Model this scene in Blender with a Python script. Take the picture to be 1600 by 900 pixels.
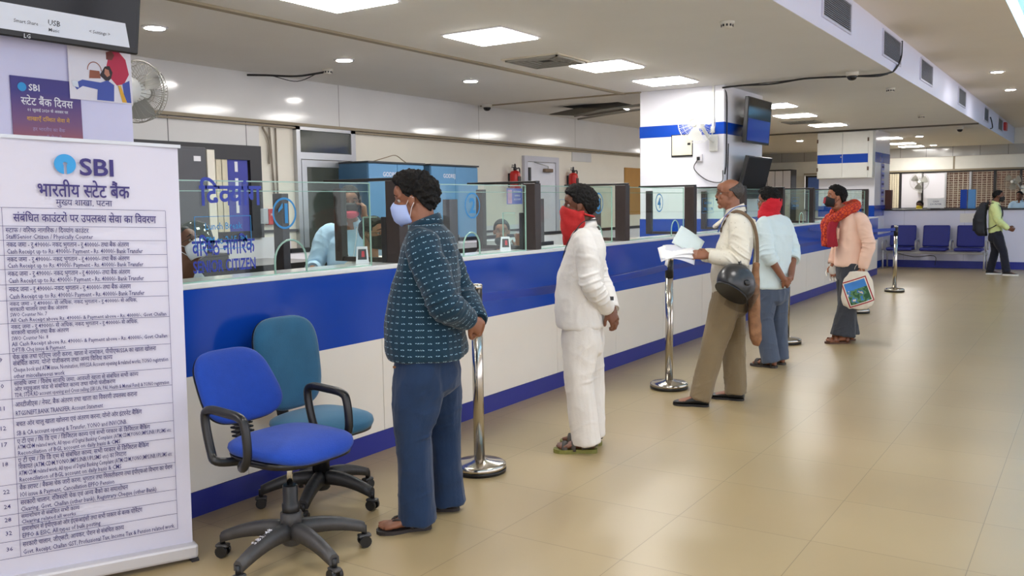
import bpy, bmesh, math, random
import numpy as np
from mathutils import Vector, Matrix
random.seed(7); rng = np.random.default_rng(7)
sc = bpy.context.scene
for _o in list(bpy.data.objects): bpy.data.objects.remove(_o)
R = math.radians; PI = math.pi

# ------------------------------------------------------------------ camera
_yaw, _pitch, _roll = 0.57954, 0.09399, -0.0149
_f = Vector((-math.sin(_yaw)*math.cos(_pitch), math.cos(_yaw)*math.cos(_pitch), -math.sin(_pitch)))
_r = Vector((math.cos(_yaw), math.sin(_yaw), 0)); _u = _r.cross(_f)
_r2 = _r*math.cos(_roll) + _u*math.sin(_roll); _u2 = _u*math.cos(_roll) - _r*math.sin(_roll)
cd = bpy.data.cameras.new('camera'); cam = bpy.data.objects.new('camera', cd); sc.collection.objects.link(cam)
cam.matrix_world = Matrix(((_r2.x,_u2.x,-_f.x,3.77871),(_r2.y,_u2.y,-_f.y,0.0),(_r2.z,_u2.z,-_f.z,1.56),(0,0,0,1)))
cd.sensor_width = 36; cd.lens = 36*1400/1600; cd.clip_start = .05; cd.clip_end = 200
sc.camera = cam
# ------------------------------------------------------------------ light and exposure
sc.view_settings.view_transform = 'Standard'; sc.view_settings.look = 'None'
sc.view_settings.exposure = 0.45; sc.view_settings.gamma = 1.0; sc.view_settings.use_curve_mapping = False
world = bpy.data.worlds.new('daylight'); sc.world = world; world.use_nodes = True
world.node_tree.nodes['Background'].inputs[0].default_value = (.93,.93,1.0,1)
world.node_tree.nodes['Background'].inputs[1].default_value = 1.9
PANEL_EMIT, SPOT_EMIT, COVE_EMIT = 24.0, 110.0, 1.6
sc.cycles.max_bounces = 8; sc.cycles.transparent_max_bounces = 24; sc.cycles.diffuse_bounces = 4
sc.cycles.sample_clamp_indirect = 6.0; sc.cycles.caustics_reflective = False; sc.cycles.caustics_refractive = False

# ------------------------------------------------------------------ materials
def S(r, g, b):
    def f(c):
        c /= 255.0
        return c/12.92 if c <= .04045 else ((c+.055)/1.055)**2.4
    return (f(r), f(g), f(b), 1.0)
MATS = {}
def mat(name, col, rough=.5, metal=0.0, var=.06, scale=6.0, bump=0.0, bscale=None, spec=.5, coat=0.0, sss=0.0, emit=None, estr=0.0, sheen=0.0):
    if name in MATS: return MATS[name]
    m = bpy.data.materials.new(name); m.use_nodes = True; nt = m.node_tree; N = nt.nodes; L = nt.links
    p = N['Principled BSDF']
    p.inputs['Roughness'].default_value = rough; p.inputs['Metallic'].default_value = metal
    p.inputs['Specular IOR Level'].default_value = spec; p.inputs['Coat Weight'].default_value = coat
    p.inputs['Coat Roughness'].default_value = .08
    if sheen: p.inputs['Sheen Weight'].default_value = sheen
    if sss: p.inputs['Subsurface Weight'].default_value = sss; p.inputs['Subsurface Radius'].default_value = (.012,.005,.003); p.inputs['Subsurface Scale'].default_value = 1.0
    tc = N.new('ShaderNodeTexCoord')
    nz = N.new('ShaderNodeTexNoise'); nz.inputs['Scale'].default_value = scale; nz.inputs['Detail'].default_value = 4
    L.new(tc.outputs['Object'], nz.inputs['Vector'])
    mx = N.new('ShaderNodeMix'); mx.data_type = 'RGBA'
    mx.inputs['A'].default_value = tuple(max(0, c*(1-var)) for c in col[:3])+(1,)
    mx.inputs['B'].default_value = tuple(min(1, c*(1+var)) for c in col[:3])+(1,)
    L.new(nz.outputs['Fac'], mx.inputs['Factor']); L.new(mx.outputs['Result'], p.inputs['Base Color'])
    if bump:
        bz = nz
        if bscale:
            bz = N.new('ShaderNodeTexNoise'); bz.inputs['Scale'].default_value = bscale; bz.inputs['Detail'].default_value = 3
            L.new(tc.outputs['Object'], bz.inputs['Vector'])
        bp = N.new('ShaderNodeBump'); bp.inputs['Strength'].default_value = bump; bp.inputs['Distance'].default_value = .01
        L.new(bz.outputs['Fac'], bp.inputs['Height']); L.new(bp.outputs['Normal'], p.inputs['Normal'])
    if emit: p.inputs['Emission Color'].default_value = emit; p.inputs['Emission Strength'].default_value = estr
    MATS[name] = m
    return m
def nodes(m):
    return m.node_tree.nodes, m.node_tree.links, m.node_tree.nodes['Principled BSDF']
def mnode(N, L, op, a, b=None):
    n = N.new('ShaderNodeMath'); n.operation = op
    for k, v in enumerate((a, b)):
        if v is None: continue
        if isinstance(v, (int, float)): n.inputs[k].default_value = v
        else: L.new(v, n.inputs[k])
    return n.outputs[0]
def glass(name, tint=(.93,.98,.96), refl=.12):
    m = bpy.data.materials.new(name); m.use_nodes = True; N = m.node_tree.nodes; L = m.node_tree.links
    N.remove(N['Principled BSDF'])
    t = N.new('ShaderNodeBsdfTransparent'); t.inputs[0].default_value = tint+(1,)
    g = N.new('ShaderNodeBsdfGlossy'); g.inputs['Roughness'].default_value = .01; g.inputs[0].default_value = (1,1,1,1)
    lw = N.new('ShaderNodeLayerWeight'); lw.inputs['Blend'].default_value = .5
    f2 = mnode(N, L, 'ADD', mnode(N, L, 'MULTIPLY', mnode(N, L, 'POWER', lw.outputs['Facing'], 5.0), refl*3.5), refl*.12)
    x = N.new('ShaderNodeMixShader'); L.new(f2, x.inputs[0]); L.new(t.outputs[0], x.inputs[1]); L.new(g.outputs[0], x.inputs[2])
    L.new(x.outputs[0], N['Material Output'].inputs[0])
    MATS[name] = m
    return m
def brickmat(name, c1, cm, w, h, mortar, rough=.4, offset=0.0, axes='xy', shift=(0,0), spec=.5, coat=0.0, c2=None, bump=0.15):
    m = mat(name, c1, rough, spec=spec, coat=coat); N, L, p = nodes(m)
    for l in list(p.inputs['Base Color'].links): L.remove(l)
    tc = N.new('ShaderNodeTexCoord'); sp = N.new('ShaderNodeSeparateXYZ'); cb = N.new('ShaderNodeCombineXYZ'); L.new(tc.outputs['Object'], sp.inputs[0])
    L.new(mnode(N, L, 'SUBTRACT', sp.outputs['XYZ'.index(axes[0].upper())], shift[0]), cb.inputs[0])
    L.new(mnode(N, L, 'SUBTRACT', sp.outputs['XYZ'.index(axes[1].upper())], shift[1]), cb.inputs[1])
    b = N.new('ShaderNodeTexBrick'); b.offset = offset; b.squash = 1
    b.inputs['Scale'].default_value = 1; b.inputs['Brick Width'].default_value = w; b.inputs['Row Height'].default_value = h
    b.inputs['Mortar Size'].default_value = mortar; b.inputs['Mortar Smooth'].default_value = .1; b.inputs['Bias'].default_value = 0
    b.inputs['Color1'].default_value = c1; b.inputs['Color2'].default_value = c2 or c1; b.inputs['Mortar'].default_value = cm
    L.new(cb.outputs[0], b.inputs['Vector'])
    nz = N.new('ShaderNodeTexNoise'); nz.inputs['Scale'].default_value = 1.3; nz.inputs['Detail'].default_value = 6; L.new(tc.outputs['Object'], nz.inputs['Vector'])
    mr = N.new('ShaderNodeMapRange'); mr.inputs['To Min'].default_value = .90; mr.inputs['To Max'].default_value = 1.08; L.new(nz.outputs['Fac'], mr.inputs['Value'])
    mx = N.new('ShaderNodeMix'); mx.data_type = 'RGBA'; mx.blend_type = 'MULTIPLY'; mx.inputs['Factor'].default_value = 1
    L.new(b.outputs['Color'], mx.inputs['A']); L.new(mr.outputs[0], mx.inputs['B']); L.new(mx.outputs['Result'], p.inputs['Base Color'])
    return m

# ------------------------------------------------------------------ object helpers
def tag(o, label=None, cat=None, group=None, kind=None):
    if label: o['label'] = label
    if cat: o['category'] = cat
    if group: o['group'] = group
    if kind: o['kind'] = kind
    return o
def thing(name, label, cat, loc=(0,0,0), rz=0.0, group=None):
    o = bpy.data.objects.new(name, None); sc.collection.objects.link(o)
    o.empty_display_size = .1; o.location = loc; o.rotation_euler = (0,0,rz)
    return tag(o, label, cat, group)
def copy_tree(o, parent=None):
    c = o.copy(); sc.collection.objects.link(c)
    if parent is not None: c.parent = parent
    for ch in o.children: copy_tree(ch, c)
    return c
def catmull(pts, n=6):
    P = [Vector(p) for p in pts]
    if len(P) < 3: return P
    out = []
    for i in range(len(P)-1):
        p0 = P[i-1] if i else P[0]*2-P[1]; p1, p2 = P[i], P[i+1]; p3 = P[i+2] if i+2 < len(P) else P[-1]*2-P[-2]
        for k in range(n):
            t = k/n
            out.append(.5*((2*p1)+(p2-p0)*t+(2*p0-5*p1+4*p2-p3)*t*t+(3*p1-p0-3*p2+p3)*t**3))
    out.append(P[-1]); return out
class MB:
    def __init__(s): s.b = bmesh.new()
    def face(s, pts, smooth=False):
        f = s.b.faces.new([s.b.verts.new(p) for p in pts]); f.smooth = smooth; return s
    def box(s, x0, x1, y0, y1, z0, z1, bevel=0.0, M=None):
        r = bmesh.ops.create_cube(s.b, size=1)['verts']
        for v in r: v.co = Vector((x0+(v.co.x+.5)*(x1-x0), y0+(v.co.y+.5)*(y1-y0), z0+(v.co.z+.5)*(z1-z0)))
        if bevel:
            es = list({e for v in r for e in v.link_edges}); k = bmesh.ops.bevel(s.b, geom=es, offset=bevel, segments=2, affect='EDGES', profile=.5)
            r = list({v for f in k['faces'] for v in f.verts} | {v for v in r if v.is_valid})
        if M is not None:
            for v in r: v.co = M @ v.co
        return s
    def rings(s, rings, cap=True, closed=True, smooth=True):
        V = [[s.b.verts.new(p) for p in r] for r in rings]; n = len(V[0])
        for a, b in zip(V, V[1:]):
            for i in range(n if closed else n-1):
                j = (i+1) % n
                try: s.b.faces.new((a[i], a[j], b[j], b[i])).smooth = smooth
                except ValueError: pass
        if cap:
            for r in (V[0][::-1], V[-1]):
                try: s.b.faces.new(r).smooth = False
                except ValueError: pass
        return s
    def tube(s, pts, rad, n=8, smooth_path=0, cap=True, flat=None):
        P = catmull(pts, smooth_path) if smooth_path else [Vector(p) for p in pts]
        m = len(P)
        if isinstance(rad, (int, float)): rr = [rad]*m
        else: rr = list(np.interp(np.linspace(0, 1, m), np.linspace(0, 1, len(rad)), rad))
        T = [(P[min(i+1, m-1)]-P[max(i-1, 0)]).normalized() for i in range(m)]
        up = Vector((0,0,1)) if abs(T[0].z) < .9 else Vector((1,0,0))
        X = T[0].cross(up).normalized(); out = []
        for i in range(m):
            X = (X-T[i]*X.dot(T[i])).normalized(); Y = T[i].cross(X)
            a, b2 = (rr[i], rr[i]) if flat is None else (rr[i]*flat[0], rr[i]*flat[1])
            out.append([P[i]+X*(a*math.cos(2*PI*k/n))+Y*(b2*math.sin(2*PI*k/n)) for k in range(n)])
        return s.rings(out, cap)
    def lathe(s, prof, n=24, c=(0,0,0), axis='z', M=None):
        out = []
        for r, z in prof:
            ring = []
            for k in range(n):
                a = 2*PI*k/n; p = Vector((r*math.cos(a), r*math.sin(a), z))
                if axis == 'y': p = Vector((p.x, p.z, p.y))
                if axis == 'x': p = Vector((p.z, p.x, p.y))
                if M is not None: p = M @ p
                ring.append(p+Vector(c))
            out.append(ring)
        return s.rings(out, True)
    def prism(s, poly, z0, z1, M=None):
        a = [Vector((p[0], p[1], z0)) for p in poly]; b = [Vector((p[0], p[1], z1)) for p in poly]
        if M is not None: a = [M @ p for p in a]; b = [M @ p for p in b]
        return s.rings([a, b], True, True, False)
    def ball(s, c, r, n=16, M=None):
        r = (r, r, r) if isinstance(r, (int, float)) else r
        vs = bmesh.ops.create_uvsphere(s.b, u_segments=n, v_segments=max(6, n*2//3), radius=1)['verts']
        for v in vs:
            p = Vector((v.co.x*r[0], v.co.y*r[1], v.co.z*r[2]))
            if M is not None: p = M @ p
            v.co = p+Vector(c)
        for f in {f for v in vs for f in v.link_faces}: f.smooth = True
        return s
    def build(s, name, m, parent=None, label=None, cat=None, group=None, kind=None, loc=None, rot=None):
        bmesh.ops.recalc_face_normals(s.b, faces=s.b.faces[:])
        me = bpy.data.meshes.new(name); s.b.to_mesh(me); s.b.free()
        o = bpy.data.objects.new(name, me); sc.collection.objects.link(o)
        if m is not None: me.materials.append(m)
        if parent is not None: o.parent = parent
        if loc is not None: o.location = loc
        if rot is not None: o.rotation_euler = rot
        return tag(o, label, cat, group, kind)
def struct(mb, name, m, parent=None):
    return mb.build(name, m, parent, kind='structure' if parent is None else None)

# ------------------------------------------------------------------ lettering
def _textmesh(s, size, bold, res):
    c = bpy.data.curves.new('t', 'FONT'); c.body = s; c.size = size; c.resolution_u = res; c.offset = bold; c.fill_mode = 'FRONT'
    o = bpy.data.objects.new('t', c); sc.collection.objects.link(o)
    bpy.context.view_layer.update(); dg = bpy.context.evaluated_depsgraph_get()
    me = bpy.data.meshes.new_from_object(o.evaluated_get(dg))
    b = bmesh.new(); b.from_mesh(me); bpy.data.objects.remove(o); bpy.data.curves.remove(c); bpy.data.meshes.remove(me)
    return b
def reorder(s):
    out = []
    for ch in s:
        if ch == '\u093f':                       # the short i sign stands before its consonant cluster
            k = len(out)-1
            while k-2 >= 0 and out[k-1] == '\u094d': k -= 2
            out.insert(max(k, 0), ch)
        else: out.append(ch)
    return ''.join(out)
def lettering(lines, name='lettering', m=None, parent=None, M=None, label=None):
    """lines: (text, x, y, size, align, bold, xscale). One flat mesh in the xy plane, placed by matrix M."""
    big = bmesh.new()
    for (s, x, y, size, al, bold, xs) in lines:
        segs = reorder(s).split('\u094d'); parts = []; cx = 0.0
        res = 3 if size > .05 else 1
        for i, sg in enumerate(segs):
            if not sg.strip(): cx += size*.25*len(sg); continue
            b = _textmesh(sg, size, bold*size, res)
            if not b.verts: b.free(); continue
            lead = (len(sg)-len(sg.lstrip()))*size*.2
            x1 = max(v.co.x for v in b.verts)
            if i < len(segs)-1:
                g = b.verts[:]+b.edges[:]+b.faces[:]
                bmesh.ops.bisect_plane(b, geom=g, plane_co=(x1-.16*size, 0, 0), plane_no=(1,0,0), clear_outer=True)
                x1 -= .16*size
            parts.append((b, cx)); cx += x1 + (.0 if i < len(segs)-1 else 0)
        xs = -xs/max(cx, 1e-6) if xs < 0 else xs          # a negative last value asks for a total width
        w = cx*xs; ox = {'l': 0, 'c': -w/2, 'r': -w}[al]
        for b, dx in parts:
            mp = {}
            for v in b.verts: mp[v] = big.verts.new((x+ox+(v.co.x+dx)*xs, y+v.co.y, 0))
            for f in b.faces:
                try: big.faces.new([mp[v] for v in f.verts])
                except ValueError: pass
            b.free()
    me = bpy.data.meshes.new(name)
    if M is not None: big.transform(M)
    big.to_mesh(me); big.free()
    o = bpy.data.objects.new(name, me); sc.collection.objects.link(o)
    if m: me.materials.append(m)
    if parent is not None: o.parent = parent
    if label: o['label'] = label
    return o
def plane_matrix(o, xdir, ydir):
    x = Vector(xdir).normalized(); y = Vector(ydir).normalized(); z = x.cross(y)
    return Matrix(((x.x,y.x,z.x,o[0]),(x.y,y.y,z.y,o[1]),(x.z,y.z,z.z,o[2]),(0,0,0,1)))
# ================================================================== the room
ZC, ZU, XB, YF, XW = 3.046, 3.50, 1.67, 29.5, -4.17
floor_m = brickmat('floor_tile', S(172,152,114), S(128,112,84), .645, .645, .0016, rough=.30, shift=(2.085,.2), spec=.45, c2=S(168,147,109))
ceil_m = mat('ceiling_paint', S(228,226,222), .75, var=.03, scale=2.5)
ceilw_m = mat('ceiling_warm_bounce', S(232,222,206), .7, var=.03, scale=2.0)  # upper ceiling white with warm floor bounce put into its colour
white_m = mat('white_laminate', S(232,230,236), .22, var=.02, scale=2)
cream_m = mat('cream_wall_paint', S(232,226,212), .6, var=.04, scale=3)
fasc_m = brickmat('fascia_panel', S(222,221,220), S(120,118,114), 3.0, 2.0, .004, rough=.10, axes='yz', shift=(2.26,1.5), spec=.6)
fascp_m = brickmat('fascia_panel_low', S(214,213,212), S(90,90,90), 1.0, 2.0, .006, rough=.3, axes='yz', shift=(5.8,1.5))
dark_m = mat('dark_frame', S(38,36,40), .4, var=.1)
tan_m = mat('tan_trim', S(150,138,116), .6)
blue_m = mat('blue_laminate', S(18,68,172), .16, var=.05, scale=2.2, spec=.32)
bluek_m = mat('blue_kick', S(38,48,140), .3, var=.08, scale=3)
lilac_m = mat('white_paint_blue_light', S(222,220,238), .45, var=.02)  # white with the blue light's lilac cast painted in
pil_m = mat('pillar_laminate', S(232,232,240), .16, var=.015, scale=2)
alu_m = mat('aluminium', S(185,186,188), .35, .8)
black_m = mat('black_plastic', S(20,20,22), .35, var=.1)
glow_m = mat('lamp_diffuser', (1,1,1,1), .5, emit=(1.0,.97,.93,1), estr=PANEL_EMIT)
spot_m = mat('spot_diffuser', (1,1,1,1), .5, emit=(1.0,.97,.94,1), estr=SPOT_EMIT)
cove_m = mat('cove_strip', (1,1,1,1), .5, emit=(.25,.60,1.0,1), estr=COVE_EMIT*5)
covec_m = mat('cove_cyan_glow', S(214,236,246), .6, var=.02)  # cyan glow of the light strip painted into the recess

struct(MB().box(-9, 9, -4, 34, -.12, 0), 'floor', floor_m)
struct(MB().box(-6.6, XB, -4, YF, ZC, ZC+.10), 'ceiling', ceil_m)
struct(MB().box(XB-.12, XB+.003, -4, YF, ZC+.002, ZU+.1), 'ceiling_bulkhead', lilac_m)
struct(MB().box(XB, 2.92, -4, YF, ZU, ZU+.1).box(5.6, 9, -4, YF, ZU, ZU+.1), 'ceiling_upper', ceilw_m)
struct(MB().box(2.92, 5.6, -4, YF, ZU+.35, ZU+.45).box(2.82, 2.92, -4, YF, ZU+.1, ZU+.45).box(5.6, 5.7, -4, YF, ZU+.1, ZU+.45), 'ceiling_cove', covec_m)
o = MB().box(2.94, 2.98, -3.5, 29, ZU+.06, ZU+.09).box(5.54, 5.58, -3.5, 29, ZU+.06, ZU+.09).build('cove_light', cove_m, label='blue light strip running along the raised ceiling recess', cat='light strip')
struct(MB().box(XW-.15, XW, -4, 18, 0, ZC).box(-6.6,XW,18,18.15,0,ZC).box(-6.75,-6.6,18,YF,0,ZC), 'wall_left', cream_m)
struct(MB().box(XW, XW+.02, -4, 18.15, 2.535, ZC), 'fascia_left', fasc_m)
struct(MB().box(XW, XW+.012, 3.0, 6.98, 2.24, 2.53), 'fascia_left_low', fascp_m)
struct(MB().box(XW, XW+.075, -4, 18.15, 2.50, 2.535).box(XW, XW+.05, -4, 18.15, 2.47, 2.49), 'trim_1', tan_m)
struct(MB().box(-9, 9, YF, YF+.15, 0, 1.25).box(-9, 9, YF, YF+.15, 2.36, 3.95).box(3.5, 9, YF, YF+.15, 1.25, 2.36).box(-9,-4.2,YF,YF+.15,1.25,2.36), 'wall_back', cream_m)
rw = MB().box(8.85, 9, -4, YF, 0, .25).box(8.85, 9, -4, YF, 3.1, 4.0).box(8.85, 9, 20, YF, .25, 3.1)
for k in range(9): rw.box(8.85, 9, -4+k*3-.15, -4+k*3+.15, .25, 3.1)
struct(rw, 'wall_right', lilac_m)
struct(MB().box(-6.6, 1.0, -4.15, -4, 0, 4.0).box(8.5, 9, -4.15, -4, 0, 4.0).box(1.0, 8.5, -4.15, -4, 0, .25).box(1.0, 8.5, -4.15, -4, 3.0, 4.0), 'wall_front', cream_m)
fb_m = brickmat('fascia_far_panel', S(176,174,170), S(120,120,116), .72, 2.0, .008, rough=.10, axes='xz', shift=(.1,1.5), spec=.6)
struct(MB().box(-6.6, XB+7, YF-.02, YF, 2.76, ZC), 'fascia_back', fb_m)
struct(MB().box(-6.6, -3.2, YF-.06, YF, 2.3, 2.74).box(-3.15, .12, YF-.06, YF, 2.38, 2.74).box(.17, 6, YF-.06, YF, 2.38, 2.74), 'panel_back', mat('ivory_panel', S(236,234,224), .3))
struct(MB().box(-4.2, 6, YF-.10, YF, 2.33, 2.38).box(.12,.17,YF-.07,YF,2.38,2.76), 'trim_2', tan_m)
# ceiling joint strips
struct(MB().box(-1.80, -1.73, -4, 11.35, ZC-.02, ZC), 'trim_3', tan_m)
struct(MB().box(XW, -1.5, 11.30, 11.36, ZC-.015, ZC), 'trim_4', tan_m)
struct(MB().box(XW, XB, 20.52, 20.58, ZC-.03, ZC), 'trim_5', mat('dark_joint', S(90,84,76), .7))
# pillars with blue bands
def pillar(name, y0, y1, bands):
    x0, x1 = -1.52, -.33
    struct(MB().box(x0, x1, y0, y1, 0, ZC, .008), name, pil_m)
    for k, (z0, z1) in enumerate(bands):
        struct(MB().box(x0-.004, x1+.004, y0-.004, y1+.004, z0, z1), 'pillar_band', blue_m)
pillar('pillar', 1.25, 2.80, [])
pillar('pillar', 11.35, 12.93, [(2.42,2.575),(.80,1.32)])
pillar('pillar', 20.75, 22.35, [(2.34,2.56),(1.16,1.40),(0,.16)])

# windows and doors of the left wall
blind_m = mat('cream_blind', S(226,216,190), .7, var=.08, scale=9)
pane_dark = mat('dark_pane', S(70,74,66), .08, var=.25, scale=1.5, spec=.6)
def blinds(x, y0, y1, z0, z1, m, n, axis='y'):
    b = MB()
    for k in range(n):
        a = y0+(y1-y0)*(k+.06)/n; c = y0+(y1-y0)*(k+.94)/n
        if axis == 'y': b.rings([[(x+.012, a, z0), (x, (a+c)/2, z0), (x+.012, c, z0)], [(x+.012, a, z1), (x, (a+c)/2, z1), (x+.012, c, z1)]], False, False)
        else: b.rings([[(a, x-.012, z0), ((a+c)/2, x, z0), (c, x-.012, z0)], [(a, x-.012, z1), ((a+c)/2, x, z1), (c, x-.012, z1)]], False, False)
    return b
w = struct(MB().box(XW, XW+.06, 3.2, 6.96, 2.08, 2.24).box(XW, XW+.06, 3.2, 6.96, 1.22, 1.30).box(XW, XW+.06, 6.8, 6.96, 1.3, 2.08).box(XW, XW+.06, 5.88, 6.08, 1.3, 2.08).box(XW, XW+.06, 4.6, 4.75, 1.3, 2.08).box(XW, XW+.06, 3.2, 3.35, 1.3, 2.08), 'window_1', dark_m)
blinds(XW+.035, 6.1, 6.5, 1.3, 2.08, blind_m, 5).build('blind', blind_m, w)
blinds(XW+.035, 3.4, 5.86, 1.3, 2.08, blind_m, 24).build('blind', blind_m, w)
b = MB().box(XW+.02, XW+.035, 6.5, 6.78, 1.3, 2.08).build('blue_banner_strip', mat('blue_strip', S(60,66,160), .5), w, label='blue strip with white marks')
MB().box(XW+.035, XW+.04, 6.6, 6.64, 1.95, 2.06).box(XW+.035, XW+.04, 6.6, 6.64, 1.75, 1.88).box(XW+.035, XW+.04, 6.6, 6.64, 1.5, 1.7).build('white_mark', white_m, w)
# grey steel locker in front of the window
t = thing('steel_locker', 'dark grey steel locker with a small white sticker before the window', 'locker', (XW+.3, 5.55, 0))
MB().box(-.2,.2,-.45,.32,0,2.16,.01).build('body', mat('locker_grey', S(78,78,84), .45), t)
MB().box(.2,.212,-.43,.30,.1,2.13,.004).build('door', mat('locker_grey', None), t)
MB().box(.212,.216,.16,.24,2.02,2.07).build('sticker', white_m, t)
MB().box(.1,.2,.33,.42,0,2.14).build('side_post', cream_m, t)
# aluminium glazed door
d = struct(MB().box(XW, XW+.06, 7.50, 7.56, 0, 2.50).box(XW, XW+.06, 8.42, 8.50, 0, 2.50).box(XW, XW+.06, 7.5, 8.5, 2.46, 2.52).box(XW, XW+.06, 7.56, 8.42, 2.12, 2.20), 'door_1', alu_m)
MB().box(XW, XW+.03, 7.56, 8.42, 2.2, 2.46).build('transom_pane', pane_dark, d)
f = MB().box(XW+.01, XW+.05, 7.58, 7.66, .02, 2.11).box(XW+.01, XW+.05, 8.32, 8.40, .02, 2.11).box(XW+.01, XW+.05, 7.66, 8.32, 2.03, 2.11).box(XW+.01, XW+.05, 7.66, 8.32, .02, .2).build('leaf_frame', alu_m, d)
MB().box(XW+.02, XW+.04, 7.66, 8.32, .2, 2.03).build('pane', pane_dark, f)
# white office door with closer
d = struct(MB().box(XW, XW+.05, 12.50, 12.60, 0, 2.34).box(XW, XW+.05, 13.52, 13.62, 0, 2.34).box(XW, XW+.05, 12.6, 13.52, 2.25, 2.34), 'door_2', mat('door_frame_grey', S(196,196,206), .4))
f = MB().box(XW, XW+.03, 12.60, 13.52, .01, 2.24, .004).build('leaf', mat('door_white', S(222,222,230), .4), d)
MB().box(XW+.03, XW+.035, 12.72, 13.4, 1.3, 2.06).build('inset_panel', mat('door_white', None), f)
c = MB().box(XW+.03, XW+.09, 13.1, 13.36, 2.08, 2.14, .01).build('closer', mat('bronze', S(120,100,80), .4, .6), f)
MB().tube([(XW+.08,13.2,2.14),(XW+.2,13.0,2.17),(XW+.05,12.8,2.24)], .01, 6).build('closer_arm', alu_m, c)
MB().box(XW+.03, XW+.05, 12.64, 12.70, 1.7, 2.15).build('bolt', dark_m, f)
# windows of the back office wall
w = struct(MB().box(-1.62, 3.5, YF-.05, YF+.02, 2.29, 2.34).box(-1.62, 3.5, YF-.05, YF+.02, 1.2, 1.25), 'window_2', dark_m)
for x, ww, m in ((-1.35,.07,dark_m),(-.72,.05,dark_m),(-.09,.05,alu_m),(.56,.06,alu_m),(1.19,.06,dark_m),(1.85,.06,dark_m),(2.6,.06,alu_m),(3.44,.06,dark_m)):
    MB().box(x, x+ww, YF-.05, YF+.03, 1.25, 2.29).build('mullion', m, w)
wb_m = mat('white_blind', S(240,242,246), .6, emit=(.9,.95,1,1), estr=.55)
for a, c_ in ((-1.28,-.72),(-.67,-.09)):
    MB().box(a, c_, YF-.02, YF-.005, 1.25, 2.29).build('roller_blind', white_m, w)
blinds(YF-.03, -1.62, -1.35, 1.25, 2.29, blind_m, 4, 'x').build('blind', blind_m, w)
g = MB()
for k in range(16): g.box(-.04+.0, 3.44, YF+.05, YF+.06, 1.29+k*.065, 1.302+k*.065)
for k in range(28): g.box(.0+k*.125, .018+k*.125, YF+.05, YF+.065, 1.25, 2.29)
g.build('window_grille', mat('grille_cream', S(205,196,176), .5), w)
struct(MB().box(-2, 5, YF+1.6, YF+1.7, -1, 4), 'wall_outside', brickmat('red_brick', S(104,70,58), S(140,124,108), .22, .075, .012, rough=.8, offset=.5, axes='xz', c2=S(88,58,48)))
# distant office behind the first pillar
t = thing('storage_cupboard', 'row of tall white office cupboards beyond the first pillar', 'cupboard', (-5.4, 28.9, 0))
for k in range(4): MB().box(.02+k*.25, .25+k*.25, -.3, -.27, .1, 2.46, .004).build('door', white_m, t)
MB().box(0, 1.02, -.27, .3, 0, 2.5).build('carcass', dark_m, t)
w = struct(MB().box(-4.16, -3.2, YF-.05, YF+.01, 2.25, 2.32).box(-4.16,-4.08,YF-.05,YF+.01,1.2,2.25).box(-3.62,-3.5,YF-.05,YF+.01,1.2,2.25), 'window_3', dark_m)
MB().box(-4.08,-3.62,YF-.04,YF-.03,1.2,2.25).build('blue_blind', mat('blue_blind', S(90,120,190), .5), w)
# the far counter wall
struct(MB().box(-.33, 8.85, 21.8, 22.0, .16, 1.27), 'wall_counter', brickmat('lilac_panel', S(214,214,232), S(180,180,196), 1.22, 3, .004, rough=.25, axes='xz', shift=(2.55,0)))
struct(MB().box(-.33, 8.85, 21.785, 22.0, 0, .16), 'baseboard_back', bluek_m)
struct(MB().box(-.33, 8.85, 21.77, 22.3, 1.27, 1.30), 'trim_6', dark_m)
# ================================================================== ceiling fittings
def panel_light(x, y, lab, z=ZC, sx=.6, sy=.6):
    t = thing('ceiling_light', lab, 'ceiling light', (x, y, z), 0, 'square ceiling light panels')
    MB().box(-sx/2-.02, sx/2+.02, -sy/2-.02, sy/2+.02, -.012, 0).build('frame', white_m, t)
    MB().box(-sx/2, sx/2, -sy/2, sy/2, -.02, -.011).build('diffuser', glow_m, t)
    return t
panel_light(-.85, 4.85, 'square ceiling light panel nearest the front, cut by the top edge of the photo')
panel_light(-.80, 6.72, 'square ceiling light panel second from the front, alone before the big air vent')
panel_light(-.78, 8.92, 'square ceiling light panel overlapping the near air vent')
panel_light(-.77, 10.48, 'square ceiling light panel touching the first banded pillar')
panel_light(-.62, 14.35, 'square ceiling light panel half hidden behind the wall television')
panel_light(-.80, 16.25, 'square ceiling light panel midway between the two pillars')
panel_light(-.85, 18.75, 'square ceiling light panel in front of the white pillar cupboard')
panel_light(-.70, 24.0, 'square ceiling light panel just beyond the second pillar')
panel_light(-.80, 26.6, 'square ceiling light panel second beyond the second pillar')
panel_light(-.85, 28.3, 'square ceiling light panel nearest the far back wall')
for y in (2.6, .4, -1.8): panel_light(-.8, y, 'square ceiling light panel outside the view of the photo')
for y in (-2., 1.5, 5.0): panel_light(2.3, y, 'square ceiling light panel outside the view of the photo', ZU)
def spot(x, y, lab, z=ZC):
    t = thing('downlight', lab, 'downlight', (x, y, z), 0, 'round recessed downlights')
    MB().lathe([(.105,0),(.105,-.008),(.085,-.012)], 24).build('rim', white_m, t)
    MB().lathe([(.08,-.011),(.08,-.014)], 24).build('lens', spot_m, t)
spot(-2.77, 4.71, 'round downlight nearest the wall fan at the upper left')
spot(-2.72, 6.87, 'round downlight between the two front light panels and the glossy fascia')
spot(-2.64, 8.96, 'round downlight left of the big square air vent')
spot(-2.66, 13.2, 'round downlight behind the first pillar')
spot(-2.66, 23.3, 'small round downlight seen left of the pillar cupboard')
spot(.05, 23.9, 'small round downlight just right of the second pillar')
spot(-.25, 28.2, 'small round downlight close to the far fascia')
spot(2.36, 16.1, 'round downlight in the raised ceiling, nearer of the two')
spot(2.34, 18.9, 'round downlight in the raised ceiling, farther of the two', )
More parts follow.
